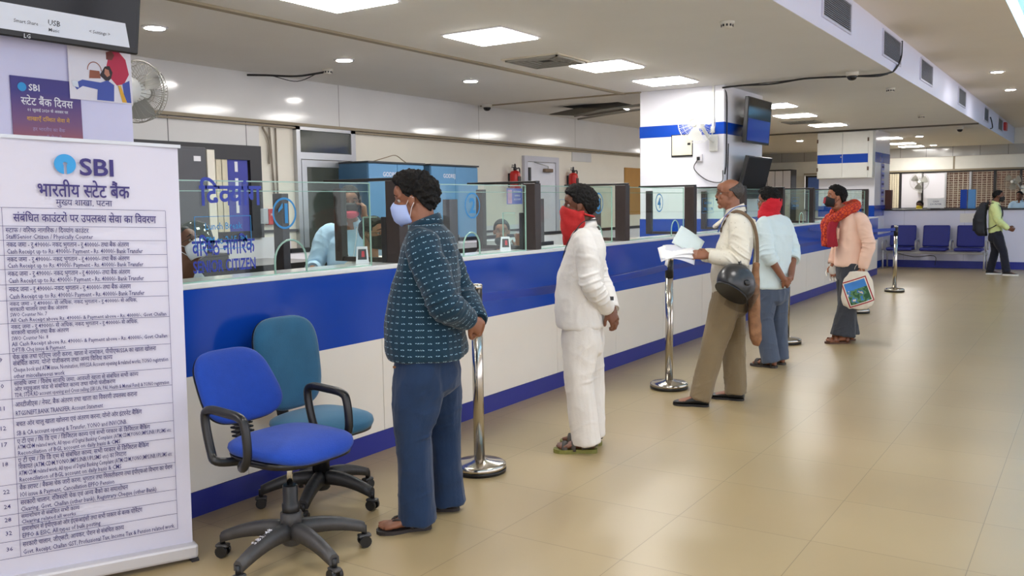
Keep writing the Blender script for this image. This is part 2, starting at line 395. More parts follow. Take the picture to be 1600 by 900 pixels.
for o in sc.objects:
    if o.get('category') == 'downlight' and o.location.x > 2: o.location.z = ZU
for y in (-2, 2, 5.5, 9): spot(6.6, y, 'round downlight outside the view of the photo', ZU)
def air_vent(x, y, s, lab, open_=False):
    t = thing('air_vent', lab, 'air vent', (x, y, ZC))
    f = MB()
    for k in range(5):
        a = s/2-k*s*.085
        for (x0,x1,y0,y1) in ((-a,a,-a,-a+.02),(-a,a,a-.02,a),(-a,-a+.02,-a,a),(a-.02,a,-a,a)): f.box(x0,x1,y0,y1,-.03+k*.004,-.002)
    f.build('louvre', mat('vent_grey', S(150,148,140), .5), t)
    MB().box(-s/2+.03,s/2-.03,-s/2+.03,s/2-.03,-.006,-.001).build('backing', mat('vent_dark', S(48,47,44), .8), t)
    MB().box(-s/2-.03,s/2+.03,-s/2-.03,-s/2,-.014,0).box(-s/2-.03,s/2+.03,s/2,s/2+.03,-.014,0).box(-s/2-.03,-s/2,-s/2,s/2,-.014,0).box(s/2,s/2+.03,-s/2,s/2,-.014,0).build('frame', mat('vent_frame', S(206,198,180), .5), t)
air_vent(-1.12, 8.2, .62, 'square louvred air vent in the ceiling beside the second light panel')
air_vent(-1.05, 17.6, .62, 'far square air vent beside the light panel near the pillar cupboard')
# torn ceiling opening with pipes
t = thing('ceiling_hatch', 'dark open hatch in the ceiling with a hanging flap behind the first pillar', 'hatch', (-2.75, 12.6, ZC))
MB().box(-.5,.45,-.35,.4,-.006,0).build('opening', mat('hatch_dark', S(42,40,36), .9), t)
MB().face([(-.75,-.35,-.1),(-.1,-.5,-.05),(.5,-.1,-.09),(-.3,.1,-.12)]).face([(-.76,-.36,-.11),(-.3,.1,-.13),(.5,-.1,-.1),(-.1,-.5,-.06)]).build('loose_flap', mat('flap_grey', S(88,84,76), .8), t)
pipe_m = mat('conduit_grey', S(140,136,126), .5)
tag(MB().tube([(-2.9,12.0,2.86),(-2.4,11.9,2.9),(-1.53,11.75,2.93)], .018, 8).tube([(-2.9,12.1,2.82),(-2.3,12.0,2.85),(-1.53,11.85,2.88)], .014, 8).build('conduit_pipe', pipe_m), 'pair of grey conduit pipes running into the first pillar under the ceiling', 'pipe')
cable_m = mat('cable_black', S(30,30,32), .5)
# bulkhead vents
def side_vent(y0, y1, z0, z1, lab):
    t = thing('wall_vent', lab, 'wall vent', (XB, (y0+y1)/2, (z0+z1)/2), 0, 'grey vents along the ceiling bulkhead')
    h, v = (y1-y0)/2, (z1-z0)/2
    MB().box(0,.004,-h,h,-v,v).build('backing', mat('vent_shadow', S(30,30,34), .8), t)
    s = MB()
    for k in range(14):
        z = -v+(k+.5)*2*v/14; s.box(.004,.014,-h,h,z-v*.03,z+v*.025)
    s.build('louvre', mat('vent_slat', S(128,128,136), .5), t)
    MB().box(0,.02,-h-.03,-h,-v-.02,v+.02).box(0,.02,h,h+.03,-v-.02,v+.02).box(0,.02,-h,h,-v-.02,-v).box(0,.02,-h,h,v,v+.02).build('frame', mat('vent_rim', S(205,203,220), .4), t)
for y0,y1,l in ((8.26,9.29,'grey louvred vent on the white bulkhead, nearest and cut by the top of the photo'),(10.88,11.91,'grey louvred vent second along the white bulkhead, beside the bent cable'),(13.41,14.4,'grey louvred vent third along the white bulkhead'),(17.31,18.25,'grey louvred vent fourth along the white bulkhead'),(21.4,22.26,'grey louvred vent fifth along the white bulkhead'),(24.54,25.64,'grey louvred vent farthest along the bulkhead, by the red alarm box')):
    side_vent(y0, y1, 3.17, 3.43, l)
tag(MB().box(XB,XB+.07,26.0,26.4,3.22,3.42,.01).build('fire_alarm', mat('alarm_red', S(180,40,44), .4)), 'small red fire alarm box at the far end of the bulkhead', 'alarm')
# smoke detectors and dome cameras
det_m = mat('detector_white', S(214,210,200), .5)
def detector(x, y, lab):
    t = thing('smoke_detector', lab, 'smoke detector', (x, y, ZC), 0, 'ceiling smoke detectors')
    MB().lathe([(.06,0),(.06,-.02),(.05,-.022),(.05,-.03),(.042,-.05),(.02,-.056)], 20).build('housing', det_m, t)
    s = MB()
    for k in range(10):
        a = k*2*PI/10; s.box(.046,.052,-.008,.008,-.044,-.026, M=Matrix.Rotation(a,4,'Z'))
    s.build('slot', dark_m, t)
detector(1.12, 7.4, 'round smoke detector on the ceiling near the bulkhead, nearest the camera')
detector(-3.31, 7.23, 'smoke detector wired with black cables beside the glossy fascia')
detector(1.34, 13.2, 'smoke detector on the ceiling beyond the dome camera')
detector(1.01, 17.9, 'small smoke detector far along the ceiling before the second pillar')
tag(MB().tube([(-3.36,7.23,ZC-.03),(-3.6,7.05,ZC-.07),(-3.9,6.9,ZC-.05),(-4.1,6.8,ZC-.04)], .012, 6, 5).tube([(-3.4,7.2,ZC-.03),(-3.62,7.08,ZC-.12),(-3.85,6.95,ZC-.06)], .005, 6, 6).build('detector_cable', cable_m), 'thick black cable from the smoke detector to the fascia', 'cable')
def dome_cam(x, y, lab):
    t = thing('dome_camera', lab, 'security camera', (x, y, ZC), 0, 'dome cameras under the ceiling')
    MB().lathe([(.075,0),(.075,-.035),(.062,-.05)], 24).build('base', det_m, t)
    MB().lathe([(.058,-.045),(.055,-.07),(.04,-.092),(.015,-.102)], 24).build('dome', mat('smoked_dome', S(24,24,28), .08), t)
dome_cam(1.28, 11.2, 'dome security camera on the cable between the first pillar and the bulkhead')
dome_cam(1.22, 21.5, 'small dome security camera at the far ceiling joint')
dome_cam(-3.95, 11.2, 'dome security camera in the corner above the office fascia')
tag(MB().tube([(-.35,11.33,ZC-.04),(-.1,11.35,ZC-.03),(.3,11.3,ZC-.05),(.7,11.3,ZC-.02),(1.1,11.25,ZC-.04),(1.5,11.3,ZC-.05),(1.64,11.45,ZC-.02),(1.685,11.6,ZC+.04),(1.69,11.9,3.25),(1.69,11.95,3.46)], .012, 6, 6).tube([(-.3,11.32,ZC-.03),(.35,11.28,ZC-.03),(1.0,11.22,ZC-.03),(1.5,11.27,ZC-.07),(1.64,11.4,ZC-.04)], .006, 6, 6).build('ceiling_cable', cable_m), 'black cable draped along the ceiling from pillar to bulkhead', 'cable')
tag(MB().tube([(-.34,11.36,ZC-.05),(-.322,11.42,2.9),(-.322,11.43,2.5),(-.322,11.42,2.05),(-.32,11.40,1.98),(-.32,11.36,1.9)], .010, 6, 4).tube([(-.322,11.5,2.3),(-.322,11.47,1.9),(-.322,11.44,1.75)], .006, 6, 4).build('pillar_cable', cable_m), 'black cables hanging down the corner of the first pillar', 'cable')
tag(MB().tube([(1.69,22.6,3.3),(1.7,22.8,3.22),(1.7,23.0,3.1),(1.69,22.7,3.06)], .012, 6, 5).build('hanging_cable', cable_m), 'short black cable loop hanging from the far bulkhead vent', 'cable')

# ================================================================== the service counter
CT = 1.185
tk = thing('service_counter', 'long white bank counter with a broad glossy blue band and blue kick', 'counter', (0, 0, 0))
Y0, Y1 = .3, 19.5
MB().box(-.09, -.012, Y0, Y1, 0, CT-.03).build('carcass', white_m, tk)
MB().box(-.32, .0, Y0, Y1, CT-.03, CT, .006).build('top_ledge', mat('white_stone', S(236,240,240), .12, var=.05, scale=14), tk)
MB().box(-.012, 0, Y0, Y1, .72, CT-.03).build('blue_band', blue_m, tk)
MB().box(-.012, .004, Y0, Y1, 0, .128).build('kick', bluek_m, tk)
yy = -.14
k = 0
panel_m = mat('counter_panel', S(236,231,222), .3, var=.03, scale=3)
while yy < Y1:
    a, c_ = max(yy, Y0), min(yy+1.10, Y1)
    if c_-a > .1: MB().box(-.012, -.001, a+.0025, c_-.0025, .13, .72).build('front_panel', panel_m, tk)
    yy += 1.10
# wavy darker strip along the band
MB().box(-.001, .0015, 5.9, 19.4, .835, .885).build('band_stripe', mat('blue_stripe', S(28,58,150), .2), tk)
glass_m = glass('counter_glass_clear')
edge_m = mat('glass_edge', S(150,190,176), .15, spec=.8)
wood_m = mat('dark_wood', S(44,34,32), .35, var=.35, scale=14)
woodl_m = mat('brown_wood', S(84,58,50), .4, var=.2, scale=14)
DIV = [4.52, 6.2, 7.85, 9.58, 11.3, 12.97, 14.6, 16.7, 18.6]
GT = 1.70
ordn = ['first','second','third','fourth','fifth','sixth','seventh','eighth','ninth']
for i, y in enumerate(DIV):
    t = thing('counter_divider', 'dark wooden divider post and frame at the %s service window from the banner' % ordn[i], 'divider', (0, y, CT), 0, 'dark dividers between the counter windows')
    MB().box(-.13, -.015, -.045, .045, 0, GT-CT+.02, .004).build('front_post', wood_m, t)
    MB().box(-.61, -.545, -.03, .03, -.0, GT-CT-.02, .004).build('back_post', wood_m, t)
    MB().box(-.70, -.015, -.03, .03, GT-CT+.02, GT-CT+.04, .003).build('top_rail', black_m, t)
    MB().box(-.54, -.13, -.004, .004, .03, GT-CT+.02).build('side_glass', glass_m, t)
    MB().box(-.54,-.13,-.02,.02,.0,.03).build('bottom_rail', wood_m, t)
    if i < 2:
        MB().box(-.17, -.13, -.05, .0, 0, .30, .004).build('side_board', black_m, t)
        MB().box(-.33, -.21, -.045, -.041, 0, .30).build('guard_glass', glass_m, t)
        MB().box(-.33, -.21, -.047, -.039, .296, .302).box(-.333,-.328,-.047,-.039,0,.3).build('guard_edge', edge_m, t)
segs = [2.3]+DIV
num_m = mat('number_blue', S(40,140,205), .4)
red_m = mat('deep_blue_vinyl', S(38,60,170), .4)
GX = -.035
def gl(o_y, o_z): return plane_matrix((GX+.006, o_y, o_z), (0,1,0), (0,0,1))
def ring_mesh(mb, cx, cy, r0, r1, n=40):
    a = [(cx+r0*math.cos(2*PI*k/n), cy+r0*math.sin(2*PI*k/n), 0) for k in range(n)]
    b = [(cx+r1*math.cos(2*PI*k/n), cy+r1*math.sin(2*PI*k/n), 0) for k in range(n)]
    return mb.rings([a, b], False, True, False)
for i in range(9):
    a = segs[i]+(.06 if i else 0); b = segs[i+1]-(.30, .16, .30, .30)[i] if i < 4 else segs[i+1]-.25
    t = thing('counter_screen', 'clear glass screen standing on the counter at the %s window from the banner' % ordn[i], 'glass screen', (0, 0, 0), 0, 'glass screens on the counter')
    yc = (3.55, 5.30, 7.25, 9.05)[i] if i < 4 else (a+b)/2+.25
    w, hh = (.118, .19) if i == 0 else (.10, .17)
    arch = [(yc+w*math.cos(th), CT+hh-w+w*math.sin(th)) for th in np.linspace(PI, 0, 13)]
    poly = [(a, CT+.001), (yc-w, CT+.001)]+arch+[(yc+w, CT+.001), (b, CT+.001), (b, GT), (a, GT)]
    f = MB()
    for x in (GX-.004, GX+.004): f.face([(x, p[0], p[1]) for p in poly])
    f.build('pane', glass_m, t)
    e = MB().box(GX-.005, GX+.005, a, b, GT-.004, GT+.002).box(GX-.005, GX+.005, a, b, CT, CT+.006).box(GX-.005,GX+.005,b-.004,b,CT,GT).box(GX-.005,GX+.005,a,a+.004,CT,GT)
    e.tube([(GX, yc-w, CT)]+[(GX, p[0], p[1]) for p in arch]+[(GX, yc+w, CT)], .006, 6)
    e.box(GX-.004,GX+.004,a,b,GT-.055,GT-.051)
    e.build('polished_edge', edge_m, t)
    if i < 4:
        ny, nz = ((3.51,1.525),(5.31,1.55),(7.27,1.55),(8.62,1.545))[i]
        r = (.088,.095,.095,.095)[i]
        mb = MB(); ring_mesh(mb, 0, 0, r, r-.012)
        for v in mb.b.verts: v.co = gl(ny, nz) @ v.co
        mb.build('number_ring', num_m, t)
        lettering([(str(i+1), 0, -.052, .15, 'c', .028, 1)], 'number', num_m, t, gl(ny, nz))
    if i == 0: MB().prism([(-.045,.02),(-.012,.058),(-.012,.030),(-.045,.004)], 0, .0005, gl(3.51,1.525)).build('number_flag', num_m, t)
    ly = {0:(3.09,1.43), 2:(6.75,1.50), 3:(10.0,1.50), 4:(12.0,1.52), 5:(13.6,1.5), 6:(15.3,1.5), 7:(17.6,1.5)}.get(i)
    if ly:
        L_ = [('Lunch Break', 0, .02, .05, 'c', .008, -.24), ('2 PM to 2:15 PM', 0, -.055, .055, 'c', .012, -.30)]
        for q in L_: lettering([q], 'hours_lettering', num_m, t, gl(ly[0], ly[1]))
        fr = MB().box(GX+.005,GX+.0065,ly[0]-.18,ly[0]+.18,ly[1]+.085,ly[1]+.088).box(GX+.005,GX+.0065,ly[0]-.18,ly[0]+.18,ly[1]-.083,ly[1]-.08)
        fr.box(GX+.005,GX+.0065,ly[0]-.18,ly[0]-.177,ly[1]-.08,ly[1]+.085).box(GX+.005,GX+.0065,ly[0]+.177,ly[0]+.18,ly[1]-.08,ly[1]+.085)
        fr.build('hours_border', num_m, t)
    if i == 0:
        lettering([('दिव्यांग', 0, .0, .155, 'c', .02, -.40)], 'lettering', red_m, t, gl(3.15, 1.575))
        lettering([('वरिष्ठ नागरिक', 0, .075, .115, 'c', .02, -.40)], 'senior_lettering', red_m, t, gl(3.09, 1.245))
        lettering([('SENIOR CITIZEN', 0, -.012, .085, 'c', .022, -.40)], 'senior_lettering', red_m, t, gl(3.09, 1.245))
# token display stands on the ledge
for (x, y, l) in ((-.24, 4.36, 'small white display stand with a red figure on the ledge at window one'), (-.22, 6.02, 'small white display stand with a red figure before the woman clerk'), (-.22, 7.62, 'small display stand on the ledge near window three')):
    t = thing('display_stand', l, 'display stand', (x, y, CT), R(42))
    t.scale = (.85,.85,.85)
    MB().rings([[(-.05,-.03,0),(.05,-.03,0),(.05,.03,0),(-.05,.03,0)],[(-.04,-.005,.13),(.04,-.005,.13),(.04,.005,.13),(-.04,.005,.13)]], True, True, False).build('stand', white_m, t)
    MB().face([(-.034,-.0265,.03),(.034,-.0265,.03),(.03,-.0115,.11),(-.03,-.0115,.11)]).build('screen', black_m, t)
    MB().face([(-.006,-.024,.05),(.018,-.024,.05),(.016,-.016,.095),(-.004,-.016,.095)]).build('red_figure', mat('led_red', S(190,30,40), .5), t)
# poster in the second window
t = thing('poster', 'small purple and blue poster stuck on the second counter window', 'poster', (-.046, 5.90, 1.615))
MB().box(-.001,.001,-.11,.11,-.06,.062).build('sheet', mat('poster_blue', S(88,98,180), .5), t)
MB().box(.001,.002,-.10,-.04,-.055,.05).build('picture', mat('poster_pink', S(200,150,180), .5, var=.4, scale=30), t)
lettering([('STATE BANK', .035, .03, .02, 'c', .01, 1),('SAVINGS', .035, 0, .02, 'c', .01, 1),('ACCOUNT', .035, -.03, .02, 'c', .01, 1)], 'lettering', white_m, t, plane_matrix((.003,0,0),(0,1,0),(0,0,1)))
# staff side: desks and low partitions
desk_m = mat('desk_grey', S(140,138,142), .4, var=.05)
for (x, y0, y1, l) in ((-2.10, 3.2, 5.6, 'long grey office desk behind the first service window'), (-2.10, 6.4, 9.2, 'long grey office desk behind the second and third windows')):
    t = thing('office_desk', l, 'desk', (x, (y0+y1)/2, 0))
    h = (y1-y0)/2
    MB().box(-.45,.45,-h,h,1.06,1.10,.006).build('top', desk_m, t)
    MB().box(-.44,-.42,-h,h,.1,1.06).build('back_panel', dark_m, t)
    MB().box(-.44,.44,-h+.01,-h+.04,0,1.06).build('side_panel', white_m, t)
    MB().box(-.44,.44,h-.04,h-.01,0,1.06).build('side_panel', white_m, t)
    MB().box(.44,.46,-h,h,1.04,1.11).build('edge_band', black_m, t)
struct(MB().box(XW, XW+.012, 3, 7.4, 0, 1.22).box(XW, XW+.012, 8.6, 12.4, 0, 1.22), 'panel_left', white_m)
struct(MB().box(XW, XW+.03, 6.96, 7.5, 1.27, 1.30).box(XW, XW+.03, 8.55, 12.45, 1.12, 1.15), 'trim_7', dark_m)
t = thing('partition_screen', 'low white office partition with a black cap behind the counter windows', 'partition', (-2.7, 9, 0))
MB().box(-.03,.03,-3,7,0,1.12).build('panel', white_m, t)
MB().box(-.04,.04,-3,7,1.12,1.16).build('cap', black_m, t)
for y in (-.5, 1.5, 3.2, 5): MB().box(-.05,.05,y,y+.16,0,1.62).build('post', mat('post_grey', S(84,82,88), .5), t)
t = thing('office_post', 'dark grey post standing behind the first window beside the number one', 'post', (-1.38, 4.72, 0))
MB().box(-.05,.05,-.035,.035,0,1.66,.005).build('shaft', mat('post_dark', S(48,46,50), .5), t)
MB().box(-.09,.09,-.09,.09,0,.02).build('foot', dark_m, t)
# ================================================================== roll-up banner
BX, BY = .44, 2.46
t = thing('rollup_banner', 'tall white roll-up bank banner listing counter services at the left', 'banner', (BX, BY, 0), R(68.6))
# local frame: x runs along the banner to its right edge (x=0), z up, face towards -y
BN = Matrix.Rotation(R(2.2), 4, 'Y')
bw = .80
vin = mat('banner_vinyl', S(206,204,220), .28, var=.02, spec=.5)
sh = MB(); n = 24; rows = []
for zz in np.linspace(.06, 1.825, 30):
    rows.append([BN @ Vector((-bw+bw*k/n - .05*(zz/1.845), -.010*math.sin(k/n*PI*3+zz*.6)*(zz/1.85)*.5, zz)) for k in range(n+1)])
rows2 = [[p+Vector((0,.003,0)) for p in r] for r in rows]
sh.rings(rows, False, False).rings(rows2, False, False).build('printed_sheet', vin, t)
MB().box(-bw-.05,-.04,-.008,.012,1.818,1.832,M=BN).build('top_rail', alu_m, t)
MB().box(-bw-.02,.012,-.045,.045,.012,.075,.012,M=BN).build('base_housing', mat('banner_base', S(205,203,206), .35, .3), t)
MB().box(-.02,.012,-.05,.05,.0,.012).box(-bw,-bw+.04,-.05,.05,.0,.045).build('base_foot', dark_m, t)
MB().tube([(-bw/2,.03,.06),(-bw/2-.05,.03,1.815)],.008,8).build('support_pole', alu_m, t)
ink = mat('banner_ink', S(38,34,104), .5); navy = mat('logo_navy', S(44,30,110), .45); cyan = mat('logo_cyan', S(40,150,215), .45)
def bpl(x, z): return plane_matrix(BN @ Vector((x-.05*z/1.845, -.0125, z)), BN @ Vector((1,0,0))-BN@Vector((0,0,0)), BN @ Vector((-.027,0,1))-BN@Vector((0,0,0)))
lettering([('SBI', -.395, 1.687, .095, 'l', .022, -.130)], 'logo_lettering', navy, t, bpl(0,0))
lg = MB(); M0 = bpl(0,0); LX, LZ = -.446, 1.727
pts = [(LX+.040*math.sin(a), LZ+.040*math.cos(a)) for a in np.linspace(-PI+.13, PI-.13, 48)]
poly = pts+[(LX+.005, LZ-.006), (LX+.008, LZ+.001), (LX+.007, LZ+.006), (LX, LZ+.009), (LX-.007, LZ+.006), (LX-.008, LZ+.001), (LX-.005, LZ-.006)]
lg.face([M0 @ Vector((p[0], p[1], 0)) for p in poly]); lg.build('logo_disc', cyan, t)
lettering([('भारतीय स्टेट बैंक', -.378, 1.597, .076, 'c', .015, -.345)], 'bank_name', navy, t, bpl(0,0))
lettering([('मुख्य शाखा, पटना', -.381, 1.562, .036, 'c', .004, -.210)], 'branch_name', ink, t, bpl(0,0))
lettering([('संबंधित काउंटरों पर उपलब्ध सेवा का विवरण', -.372, 1.495, .046, 'c', .010, -.535)], 'heading', navy, t, bpl(0,0))
ROWS = [ (1.435, None), (1.325, []), 
 (1.235, ['स्टाफ / वरिष्ठ नागरिक / दिव्यांग काउंटर','Staff/Senior Citizen / Physically Counter']),
 (1.150, ['नकद जमा - रू 49000/- नकद भुगतान - रू 40000/- तथा बैंक अंतरण','Cash Receipt up to Rs. 49000/- Payment - Rs. 40000/- Bank Transfer']),
 (1.068, ['नकद जमा - रू 49000/- नकद भुगतान - रू 40000/- तथा बैंक अंतरण','Cash Receipt up to Rs. 49000/- Payment - Rs. 40000/- Bank Transfer']),
 (.986, ['नकद जमा - रू 49000/- नकद भुगतान - रू 40000/- तथा बैंक अंतरण','Cash Receipt up to Rs. 49000/- Payment - Rs. 40000/- Bank Transfer']),
 (.904, ['नकद जमा - रू 49000/- नकद भुगतान - रू 40000/- तथा बैंक अंतरण','Cash Receipt up to Rs. 49000/- Payment - Rs. 40000/- Bank Transfer']),
 (.776, ['नकद जमा - रू 49000/- से अधिक, नकद भुगतान - रू 40000/- से अधिक,','सरकारी चालान तथा बैंक अंतरण','SWO Counter No. 7','All Cash Receipt above Rs. 49000/- & Payment above - Rs. 40000/-, Govt Challan']),
 (.650, ['नकद जमा - रू 49000/- से अधिक, नकद भुगतान - रू 40000/- से अधिक,','सरकारी चालान तथा बैंक अंतरण','SWO Counter No. 8','All Cash Receipt above Rs. 49000/- & Payment above - Rs. 40000/-, Govt Challan','DFT/B.Chq issue & Payment']),
 (.548, ['चेक बुक तथा एटीएम जारी करना, खाता में नामांकन, पीपीएफ/SSA का खाता खोलना','संबंधित कार्य, योनो पंजीकरण तथा अन्य विविध कार्य','Cheque book and ATM issue, Nomination, PPF/SSA Account opening & related works, YONO registration','other miscellaneous work'],'09'),
 (.460, ['सावधि जमा / विशेष सावधि जमा, आवर्ती खाता से संबंधित सभी कार्य','और म्यूचुअल फंड से संबंधित कार्य तथा योनो पंजीकरण','TDR, STDR,RD account opening and Cross selling (SBI Life, PAI, Health & Mutual Fund) & YONO registration'],'10'),
 (.404, ['आरटीजीएस / नेफ्ट, बैंक अंतरण तथा खाता का विवरणी उपलब्ध कराना','RTGS/NEFT,BANK TRANSFER, Account Statement'],'11'),
 (.330, ['बचत और चालू खाता खोलना एवं अंतरण करना, योनो और इंटरनेट बैंकिंग','SB & CA account opening & Transfer, YONO and INV/CINB.'],'12'),
 (.262, ['ए टी एम / सि डि एम / डिजिटल कार्य एवं सभी प्रकार के डिजिटल बैंकिंग','ATM/CDM related work, All types of Digital Banking Complaint (ATM,CDM,YONO,IMPS,INB,UPI,SMS etc','Reconciliation of BGL account on daily basis & CMS'],'17')]
tail = [(.0, ['ए टी एम / सि डि एम से संबंधित कार्य, सभी प्रकार से डिजिटल बैंकिंग','शिकायत (ATM,CDM,YONO,IMPS,INB,UPI,SMS etc) का निपटारा','ATM/CDM related work, All types of Digital Banking Complaint (ATM,CDM,YONO,IMPS,INB,UPI,SMS etc','Reconciliation of BGL account on daily basis & CMS'],'18'),
 (.0, ['बैंक ड्राफ्ट / बैंकर्स चेक जारी करना, भुगतान तथा निरस्तीकरण तथा ईपीएफओ विभाग का पेंशन','IOI issue & Payment, Cancellation EPFO Pension'],'22'),
 (.0, ['सरकारी चालान, रजिस्ट्री चेक एवं अन्य बैंको का समाशोधन','Clearing, Govt. Challan (other bank), Registrary Cheque (other Bank)'],'24'),
 (.0, ['समाशोधन से संबंधित सभी कार्य','Clearing related all works'],'28'),
 (.0, ['समाशोधन से ईपीएफओ और ईएसआईसी तथा सभी प्रकार के बल्क पोस्टिंग','EPFO & ESIC, All types of bulk posting'],'32'),
 (.0, ['सरकारी चालान, जीएसटी, आयकर, पेंशन से संबंधित कार्य','Govt. Receipt, Challan GST, Professional Tax, Income Tax & Pension related work.'],'36')]
allrows = ROWS[2:]+tail
ZB = [1.476,1.420,1.361,1.306,1.246,1.183,1.093,.974,.868,.793,.715,.635,.558,.449,.387,.328,.279,.219,.150]
zbot = ZB[-1]; grid = MB(); xl, xr = -.678, -.066
def hline(za, x0=-.79, x1=xr): grid.rings([[M0 @ Vector((x0,za,0)), M0 @ Vector((x1,za,0))],[M0 @ Vector((x0,za+.0016,0)), M0 @ Vector((x1,za+.0016,0))]], False, False, False)
hline(1.548)
for z in ZB: hline(z)
TXT = []; NUM = []
for r, z, zn in zip(allrows, ZB, ZB[1:]):
    h = z-zn; lines = r[1]; nl = len(lines); pitch = h/(nl+.2)
    for j, s_ in enumerate(lines):
        fs = min(pitch*1.02, .027)
        TXT.append((s_, xl+.010, z-pitch*(j+.92), fs, 'l', .010, -(xr-xl-.016)*min(.99, len(s_)/78)))
    if len(r) > 2: NUM.append((r[2], -.715, z-pitch*1.2, .024, 'c', .008, 1))
for x in (xl, xr): grid.rings([[M0 @ Vector((x,zbot,0)), M0 @ Vector((x+.0016,zbot,0))],[M0 @ Vector((x,1.548,0)), M0 @ Vector((x+.0016,1.548,0))]], False, False, False)
grid.build('table_grid', ink, t)
TXT += [('View', -.69, 1.528, .020, 'r', .004, 1), ('Counter', -.69, 1.508, .020, 'r', .004, 1), ('No.', -.69, 1.488, .020, 'r', .004, 1)]
o = lettering(TXT+NUM, 'table_lettering', ink, t, bpl(0,0)); 

# ================================================================== wall television, posters and fan on the near pillar
PX = -.326
def tv(name, label, loc, w, h, rotz, tilt, screen, cat='television'):
    t = thing(name, label, cat, loc, rotz)
    T = Matrix.Rotation(tilt, 4, 'X')
    MB().box(-w/2,w/2,-.02,.035,-h/2,h/2,.008,M=T).build('casing', black_m, t)
    s = MB().box(-w/2+.02,w/2-.02,-.0215,-.02,-h/2+.03,h/2-.02,M=T).build('screen', screen, t)
    MB().box(-.09,.09,.03,.075,-.1,.1,M=T).box(-.03,.03,.07,.14,-.06,.06).build('wall_bracket', black_m, t)
    return t, T
scr_m = mat('dark_screen', S(12,12,18), .12, spec=.3)
scr_n, scr_l, scr_p = nodes(scr_m)
tvt, T = tv('television', 'black wall television on the near pillar at the top left corner', (-.165, 2.21, 2.62), 1.10, .62, R(90), R(10), scr_m)
W = lambda x, z, y=-.0225: T @ Vector((x, y, z))
MB().face([W(-.49,-.17), W(.47,-.17), W(.50,-.28), W(-.5,-.28)]).build('screen_banner', mat('screen_white', S(210,214,222), .4, emit=(.7,.75,.9,1), estr=.12), tvt)
MB().face([W(-.54,.30,-.0217), W(.54,.30,-.0217), W(.54,.22,-.0217), W(.0,.26,-.0217)]).build('screen_glow', mat('screen_blue', S(20,50,190), .3, emit=(.03,.10,.8,1), estr=.7), tvt)
Mt = T @ plane_matrix((0,-.0235,0),(1,0,0),(0,0,1))
lettering([('USB', .12, -.235, .034, 'c', .008, 1), ('Music', .12, -.262, .022, 'c', .004, 1), ('Smart Share', -.06, -.245, .022, 'l', .004, 1), ('Input', -.30, -.245, .022, 'l', .004, 1), ('< Settings >', .34, -.24, .022, 'c', .004, 1)], 'screen_lettering', dark_m, tvt, Mt)
lettering([('LG', 0, -.305, .026, 'c', .008, 1)], 'maker_mark', alu_m, tvt, Mt)
MB().box(-.43,-.38,-.0235,-.0226,-.25,-.215,M=T).build('screen_icon', dark_m, tvt)
# large lilac sheet on the pillar face behind the posters
t = thing('wall_graphic', 'pale lilac printed wall graphic with cloud tints on the near pillar', 'wall graphic', (PX, 2.0, 1.6))
sky = mat('graphic_lilac', S(214,212,240), .4, var=.12, scale=2.0)
MB().box(-.002,.001,-.72,.795,-1.5,1.44).build('sheet', sky, t)
MB().box(.001,.003,.78,.795,.55,.75).build('blue_edge', blue_m, t)
lettering([('की खाता', .70, .985, .035, 'c', .004, 1)], 'lettering', ink, t, plane_matrix((.004,0,0),(0,1,0),(0,0,1)))
# SBI day poster
t = thing('poster', 'purple to orange bank day poster behind the banner top', 'poster', (PX+.004, 2.355, 2.0))
pm = mat('poster_purple', S(74,54,128), .4, var=.05); N, L, p = nodes(pm)
tc = N.new('ShaderNodeTexCoord'); sx = N.new('ShaderNodeSeparateXYZ'); L.new(tc.outputs['Object'], sx.inputs[0])
mr = N.new('ShaderNodeMapRange'); mr.inputs['From Min'].default_value = -.16; mr.inputs['From Max'].default_value = .10; L.new(sx.outputs['Z'], mr.inputs['Value'])
cr = N.new('ShaderNodeValToRGB'); cr.color_ramp.elements[0].color = S(176,92,80); cr.color_ramp.elements[1].color = S(58,46,126)
e = cr.color_ramp.elements.new(.45); e.color = S(120,76,118)
L.new(mr.outputs[0], cr.inputs[0]); L.new(cr.outputs[0], p.inputs['Base Color'])
MB().box(0,.004,-.165,.165,-.28,.165).build('sheet', pm, t)
PM = plane_matrix((.0055,0,0),(0,1,0),(0,0,1)); gold = mat('print_gold', S(220,170,60), .5)
lettering([('SBI', -.085, .105, .042, 'l', .02, 1)], 'logo_lettering', white_m, t, PM)
lettering([('स्टेट बैंक दिवस', .0, .04, .05, 'c', .01, .9)], 'heading', white_m, t, PM)
lettering([('01 जुलाई 2020 के अवसर पर', .0, .012, .018, 'c', .004, 1)], 'date_line', white_m, t, PM)
lettering([('शाखाएँ दर्शित सेवा में', .0, -.03, .026, 'c', .008, 1)], 'gold_line', gold, t, PM)
lettering([('हर भारतीय का बैंक', .0, -.075, .022, 'c', .004, 1), ('आपकी सेवा में', .0, -.11, .022, 'c', .004, 1)], 'small_print', mat('print_pale', S(170,150,190), .5), t, PM)
MB().box(.004,.005,-.1,.1,-.16,-.135).build('white_strip', white_m, t)
MB().lathe([(.02,0),(.02,.001)], 24, (-.115,.118,0), M=None).build('logo_disc', cyan, t).matrix_local = PM
